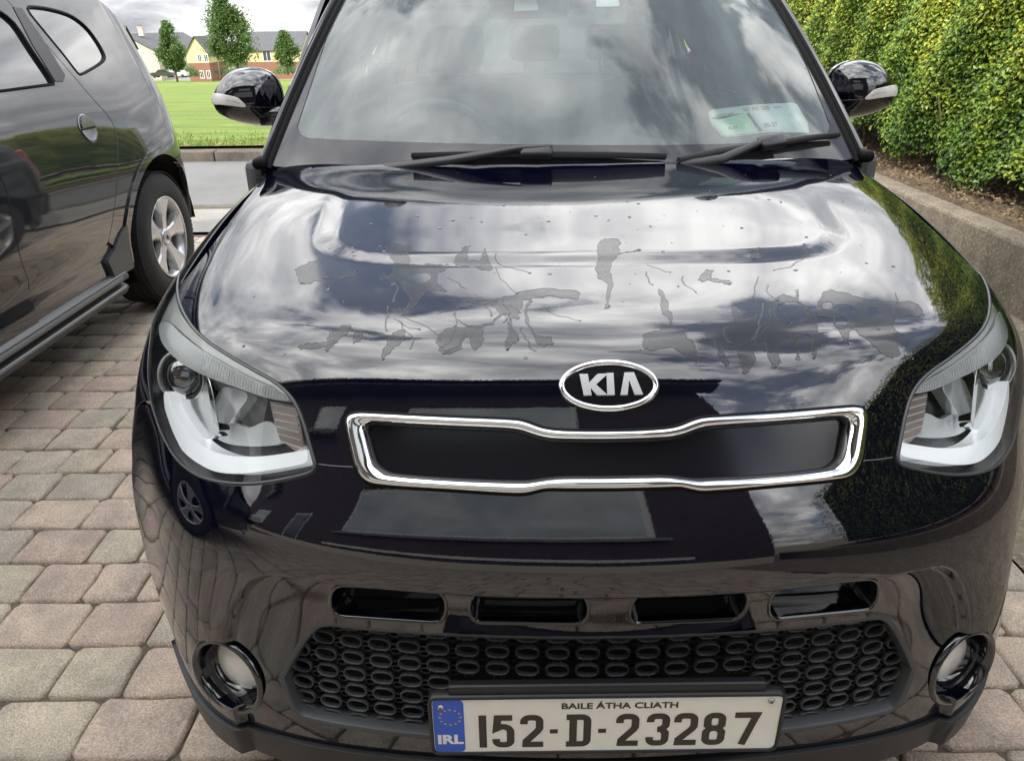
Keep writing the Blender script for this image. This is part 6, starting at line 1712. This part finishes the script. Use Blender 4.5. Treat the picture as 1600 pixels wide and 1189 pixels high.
#archf = np.array([(.65+.39*math.cos(a), .34+.39*math.sin(a)) for a in np.linspace(R(0), R(180), 18)])
panel(SU, np.array([(.88, .42)]+[(.48+.39*math.cos(a), .34+.39*math.sin(a)) for a in np.linspace(R(12), R(178), 16)]+[(-.31, .36), (-.37, .7), (-.29, .93), (.45, .99), (.50, .81), (.86, .61)]), [], 'front_wing', M['paint2'], suv, sp_=.05)
for w_, nm, o in ((w2, 'quarter_window', -.006), (wr, 'rear_door_window', -.010), (wf, 'front_door_window', -.010)):
    panel(SU, w_, [], nm, M['privacy'], suv, sp_=.04, off=o, flange=0, gap=-.004)
    band(SU, w_, [(-.006, -.012), (-.006, .002), (0, .0035), (.006, .002), (.007, -.012)], 'window_seal', M['rubber'], suv)
# black pillar trim in front of the quarter
tp = upx([(98, 128), (101, 118), (80, 84), (60, 53), (44, 30), (34, 14), (20, 12), (50, 70), (86, 128)])
panel(SU, tp, [], 'pillar_trim', M['matte_black'], suv, sp_=.05, off=.003, flange=.004, gap=0)
# arch moulding, sill cladding
ai = arch; ao = np.array([(WY-.03+.482*math.cos(a), .345+.475*math.sin(a)) for a in np.linspace(R(178), R(2), 24)])
clad = np.vstack([ai, ao[::-1]])
panel(SU, clad, [], 'arch_lip', M['paint2'], suv, sp_=.02, off=.009, flange=.016, gap=0)
low = np.array([(2.60, .32), (2.79, .32), (2.792, .40), (2.80, .53), (2.74, .50), (2.66, .44), (2.58, .41)])
panel(SU, low, [], 'arch_cladding', M['mesh_grey'], suv, sp_=.02, off=.010, flange=.02, gap=0)
yy = np.linspace(2.6, .7, 26)
def sweep_y(prof, nm, m, ys):
    V = []; F = []; k_ = len(prof)
    for y in ys:
        for (dx_, z) in prof: V.append((SUVX+dx_, y, z))
    for i in range(len(ys)-1):
        for j in range(k_-1): F.append((i*k_+j, i*k_+j+1, (i+1)*k_+j+1, (i+1)*k_+j))
    me = mesh_np(V, F, True); me.set_sharp_from_angle(angle=R(28)); bm = bmesh.new(); bm.from_mesh(me); bmesh.ops.recalc_face_normals(bm, faces=bm.faces); bm.to_mesh(me); bm.free()
    return link(nm, me, m, suv)
panel(SU, np.array([(y_, .330) for y_ in np.linspace(2.84, .88, 10)]+[(y_, .47) for y_ in np.linspace(.88, 2.84, 10)]), [], 'rocker', M['paint2'], suv, sp_=.05, off=-.010, flange=0)
sweep_y([(-.10, .345), (-.028, .343), (-.012, .338), (.004, .325), (.010, .31), (.008, .296), (-.012, .288), (-.03, .282), (-.022, .272), (-.004, .262), (.0, .25), (-.015, .225), (-.06, .20), (-.16, .19)], 'sill', M['mesh_grey'], np.linspace(2.70, .85, 20))
sweep_y([(.0105, .322), (.0135, .314), (.0115, .303)], 'sill_highlight', M['sill_pale'], np.linspace(2.64, .85, 20))  # paler raised lines drawn in for the highlights along the sill
sweep_y([(-.003, .2665), (.0005, .262), (.0015, .254)], 'sill_highlight', M['sill_pale'], np.linspace(2.68, .85, 20))
# handle: round recess and pull
hc = upx([(137, 201)])[0]
p, n_ = SU.PN(hc[:1], hc[1:]); p = Vector(p[0]); n_ = Vector(n_[0]); ya = Vector((0, 0, 1)); ya = (ya-n_*ya.dot(n_)).normalized(); xa = ya.cross(n_)
MH = Matrix(((xa.x, ya.x, n_.x, p.x), (xa.y, ya.y, n_.y, p.y), (xa.z, ya.z, n_.z, p.z), (0, 0, 0, 1)))
b = MB(); b.lathe([(.062, .0005), (.060, .004), (.054, .003), (.03, .0015), (0, .001)], MH, 36); hd = b.build('handle_bowl', M['satin_dark'], suv, smooth=True)
hp_ = [(.054*math.cos(a), .054*math.sin(a)) for a in np.linspace(R(4), R(176), 18)]
b = MB(); b.prism(hp_, .004, .011, MH); b.build('door_handle', M['satin_dark'], hd)
b = MB(); b.box((0, 0, 0), (.112, .007, .006)); b.V = [tuple(MH @ Vector((v[0], v[1]-.001, v[2]+.006))) for v in b.V]; b.build('handle_slot', M['dark'], hd)
# roof, bonnet, tail: closing panels
ys = np.linspace(.73, 3.73, 16); V = []; F = []; nx = 10
for y in ys:
    zt_ = 1.60 if y < 3.23 else 1.60-.55*(y-3.23)**1.3
    if y < 1.33: zt_ = 1.60-.38*(1.33-y)**1.1
    ze = zt_-.04
    xe = suv_x(np.array([y]), np.array([min(ze, 1.60)]))[0]
    for i in range(nx+1):
        a = i/nx; x = xe*(1-a)+(-5.76-xe)*a; V.append((x, y, ze+.07*math.sin(math.pi*a)**.5))
for j in range(15):
    for i in range(nx): q = j*(nx+1)+i; F.append((q, q+nx+1, q+nx+2, q+1))
link('roof', mesh_np(V, F, True), M['paint2'], suv)
b = MB(); _ys = [.60, .80, 1.02, 1.20, 1.6, 2.2, 2.9, 3.2]; _zs = [1.10, 1.27, 1.42, 1.505, 1.535, 1.54, 1.54, 1.535]
b.tube([(float(suv_x(np.array([y_]), np.array([z_]))[0])-.025, y_, z_) for y_, z_ in zip(_ys, _zs)], .040, 10); b.build('cant_rail', M['paint2'], suv, smooth=True)
def quadstrip(sections, nm, m, closed=False):
    V = []; F = []; k_ = len(sections[0])
    for sct in sections: V += sct
    for i in range(len(sections)-1):
        for j in range(k_-1): F.append((i*k_+j, i*k_+j+1, (i+1)*k_+j+1, (i+1)*k_+j))
    me = mesh_np(V, F, True); bm = bmesh.new(); bm.from_mesh(me); bmesh.ops.recalc_face_normals(bm, faces=bm.faces); bm.to_mesh(me); bm.free()
    return link(nm, me, m, suv)
# tail across the car following the rear outline
secs = []
for (y, z) in REAR[::2]:
    xe = suv_x(np.array([min(y, 4.2)]), np.array([z]))[0]; secs.append([(xe*(1-a)+(-5.76-xe)*a, y+.05*math.sin(math.pi*a), z) for a in np.linspace(0, 1, 9)])
quadstrip(secs, 'tailgate', M['paint2'])
# far side, bonnet and front
def mx(V): return [(-5.76-x, y, z) for x, y, z in V]
farp = np.array([(-.37, .36), (3.93, .36), (3.98, .8), (3.83, 1.1), (3.63, 1.4), (3.23, 1.58), (1.33, 1.58), (.73, 1.35), (.43, 1.02), (-.27, .95), (-.37, .6)])
FS = Surf(lambda y, z: np.stack([-5.76-suv_x(y, z), y, z], 1), (-.42, 4.06), (.2, 1.66), 1, 1, flip=-1, na=30, nb=30)
panel(FS, farp, [], 'far_side', M['paint2'], suv, sp_=.12, flange=0)
secs = []
for (y, z) in [(.55, 1.06), (.33, 1.05), (.03, 1.02), (-.22, .96), (-.37, .85), (-.44, .65), (-.42, .4), (-.32, .25)]:
    xe = suv_x(np.array([max(y, -.4)]), np.array([z]))[0]; secs.append([(xe*(1-a)+(-5.76-xe)*a, y-.06*math.sin(math.pi*a), z+.03*math.sin(math.pi*a)*(z > .9)) for a in np.linspace(0, 1, 9)])
quadstrip(secs, 'bonnet', M['paint2'])
b = MB(); b.add([(-2.19, .55, 1.06), (-3.57, .55, 1.06), (-3.46, 1.25, 1.585), (-2.30, 1.25, 1.585)], [(0, 1, 2, 3)]); b.build('windscreen', M['privacy'], suv)
for x_ in (-2.26, -3.50):
    b = MB(); b.box((x_, -.37, .80), (.26, .14, .14), bev=.03); b.build('headlight', M['lampwhite'], suv)
b = MB(); b.box((-2.88, -.44, .70), (1.1, .05, .16), bev=.02); b.build('grille', M['chrome'], suv)
b = MB(); b.box((-2.24, .75, 1.10), (.05, .14, .14), bev=.02); b.box((-2.06, .76, 1.12), (.20, .13, .16), bev=.05); b.build('door_mirror', M['gloss_black'], suv)
# tail lamp wraps the corner
tl = np.array([(3.85, 1.08), (3.89, 1.02), (3.94, .86), (3.90, .84), (3.82, .95), (3.78, 1.05)])
panel(SU, tl, [], 'tail_lamp', M['red_lens'], suv, sp_=.03, off=.006, flange=.01)
# shell interior kept dark: wheel well
c1 = upx([(248, 362)])[0]; print('wheel centre guess', c1)
b = MB()
V = []; F = []
for i in range(25):
    a = R(180*i/24)
    for x_ in (SUVX-.03, SUVX-.45): V.append((x_, WY+.43*math.cos(a), WZ+.01+.43*math.sin(a)))
for i in range(24): F.append((2*i, 2*i+1, 2*i+3, 2*i+2))
b.add(V, F)
b.prism([(WY+.43*math.cos(R(a)), WZ+.01+.43*math.sin(R(a))) for a in range(0, 181, 12)], SUVX-.47, SUVX-.45, Matrix(((0, 0, 1, 0), (1, 0, 0, 0), (0, 1, 0, 0), (0, 0, 0, 1)))); b.build('wheel_well', M['dark'], suv)
b = MB(); b.box((-2.88, 1.55, .30), (1.5, 3.0, .12)); b.build('underbody', M['dark'], suv)
b = MB(); b.box((SUVX-.17, WY-.30, .245), (.20, .07, .10), bev=.01); b.build('mud_flap', M['rubber'], suv)
# wheels
def suv_wheel(y, sd_, detail=True):
    x = SUVX-.120 if sd_ > 0 else -5.76-(SUVX-.120)
    Mx = Matrix.Translation((x, y, WZ)) @ Matrix.Rotation(R(90)*sd_, 4, 'Y')
    w = .112
    prof = [(.212, w-.012), (.222, w-.002), (.245, w+.004), (.285, w+.006), (.312, w-.002), (.330, w-.016), (.3385, w-.026), (.341, w-.036)]
    for g in (.062, .022, -.022, -.062):
        prof += [(.3435, g+.006), (.3360, g+.004), (.3360, g-.004), (.3435, g-.006)]
    prof += [(.341, -w+.036), (.330, -w+.016), (.312, -w), (.25, -w-.004), (.212, -w+.01)]
    b = MB(); b.lathe(prof, Mx, 72)
    me = mesh_np(b.V, b.F, True); me.set_sharp_from_angle(angle=R(40)); bm = bmesh.new(); bm.from_mesh(me); bmesh.ops.recalc_face_normals(bm, faces=bm.faces); bm.to_mesh(me); bm.free()
    ty = link('wheel', me, M['tyre'], suv)
    # tread blocks and sipes
    b = MB()
    for k_ in range(90):
        a = 2*math.pi*k_/90
        for (z0, z1, tw) in ((.068, .100, .010), (.028, .056, -.008), (-.016, .016, .008), (-.056, -.028, -.008), (-.100, -.068, .010)):
            r0, r1 = .340, .3462 if abs((z0+z1)/2) < .07 else .3445
            da = .026; V = []
            for rr_ in (r0, r1):
                for (zz_, aa) in ((z0, a-da+tw), (z0, a+da+tw), (z1, a+da-tw), (z1, a-da-tw)):
                    V.append(tuple(Mx @ Vector((rr_*math.cos(aa), rr_*math.sin(aa), zz_))))
            b.add(V, [(4, 5, 6, 7), (0, 1, 5, 4), (1, 2, 6, 5), (2, 3, 7, 6), (3, 0, 4, 7)])
    b.build('tread', M['tyre'], ty, kind='stuff')
    b = MB(); b.lathe([(.214, w-.004), (.2165, w-.001), (.213, w+.001), (.205, w-.006), (.196, w-.018), (.188, w-.05), (.180, -.06), (.205, -w+.01), (.215, -w)], Mx, 64)
    me = mesh_np(b.V, b.F, True); bm = bmesh.new(); bm.from_mesh(me); bmesh.ops.recalc_face_normals(bm, faces=bm.faces); bm.to_mesh(me); bm.free()
    rim = link('rim', me, M['alloy'], ty)
    b = MB(); b.lathe([(.0, -.02), (.15, -.02), (.152, -.03), (.185, -.04), (.186, -.1), (0, -.1)], Mx, 40); b.build('brake_drum', M['rubber'], ty)
    for k_ in range(5):
        a = 2*math.pi*k_/5+R(100); ca, sa = math.cos(a), math.sin(a); b = MB()
        # each spoke: broad hub root splitting towards the rim edge, slightly dished
        out = [(.030, -.036), (.075, -.031), (.125, -.038), (.172, -.060), (.202, -.078), (.208, -.0), (.202, .078), (.172, .060), (.125, .038), (.075, .031), (.030, .036)]
        inn = []
        zf = lambda r: w-.030+.018*(r/.2)**1.5
        V = []; n = len(out)
        for (r, t) in out: V.append((r, t, zf(r)))
        for (r, t) in out: V.append((r, t*1.12, zf(r)-.03))
        # raised inner face gives bevelled edges
        cxr = .12
        for (r, t) in out: V.append((cxr+(r-cxr)*.93, t*.72, zf(r)+.006))
        F = [tuple(2*n+i for i in range(n))]+[(i, (i+1) % n, 2*n+(i+1) % n, 2*n+i) for i in range(n)]+[(n+i, n+(i+1) % n, (i+1) % n, i) for i in range(n)]
        b.add([tuple(Mx @ Vector((x_*ca-y_*sa, x_*sa+y_*ca, z_))) for x_, y_, z_ in V], F); b.build('spoke', M['alloy'], rim)
    b = MB(); b.lathe([(.046, w-.045), (.046, w-.020), (.040, w-.014), (.030, w-.013), (.028, w-.016), (0, w-.014)], Mx, 32); hb_ = b.build('centre_cap', M['alloy'], rim, smooth=True)
    b = MB(); b.add([tuple(Mx @ Vector(v)) for v in [(.016, 0, w-.0125), (0, .011, w-.0125), (-.016, 0, w-.0125), (0, -.011, w-.0125)]], [(0, 1, 2, 3)]); b.add([tuple(Mx @ Vector(v)) for v in [(.008, 0, w-.0121), (0, .005, w-.0121), (-.008, 0, w-.0121), (0, -.005, w-.0121)]], [(0, 1, 2, 3)]); b.build('cap_emblem', M['dark'], hb_)
    for k_ in range(5):
        a = 2*math.pi*k_/5+R(100+36); b = MB(); b.lathe([(.0, .004), (.007, .003), (.008, -.02)], Mx @ Matrix.Translation((.058*math.cos(a), .058*math.sin(a), w-.030)), 10); b.build('wheel_bolt', M['screw'], rim)
    return ty
suv_wheel(WY, 1)
suv_wheel(.48, 1)
suv_wheel(WY, -1); suv_wheel(.48, -1)
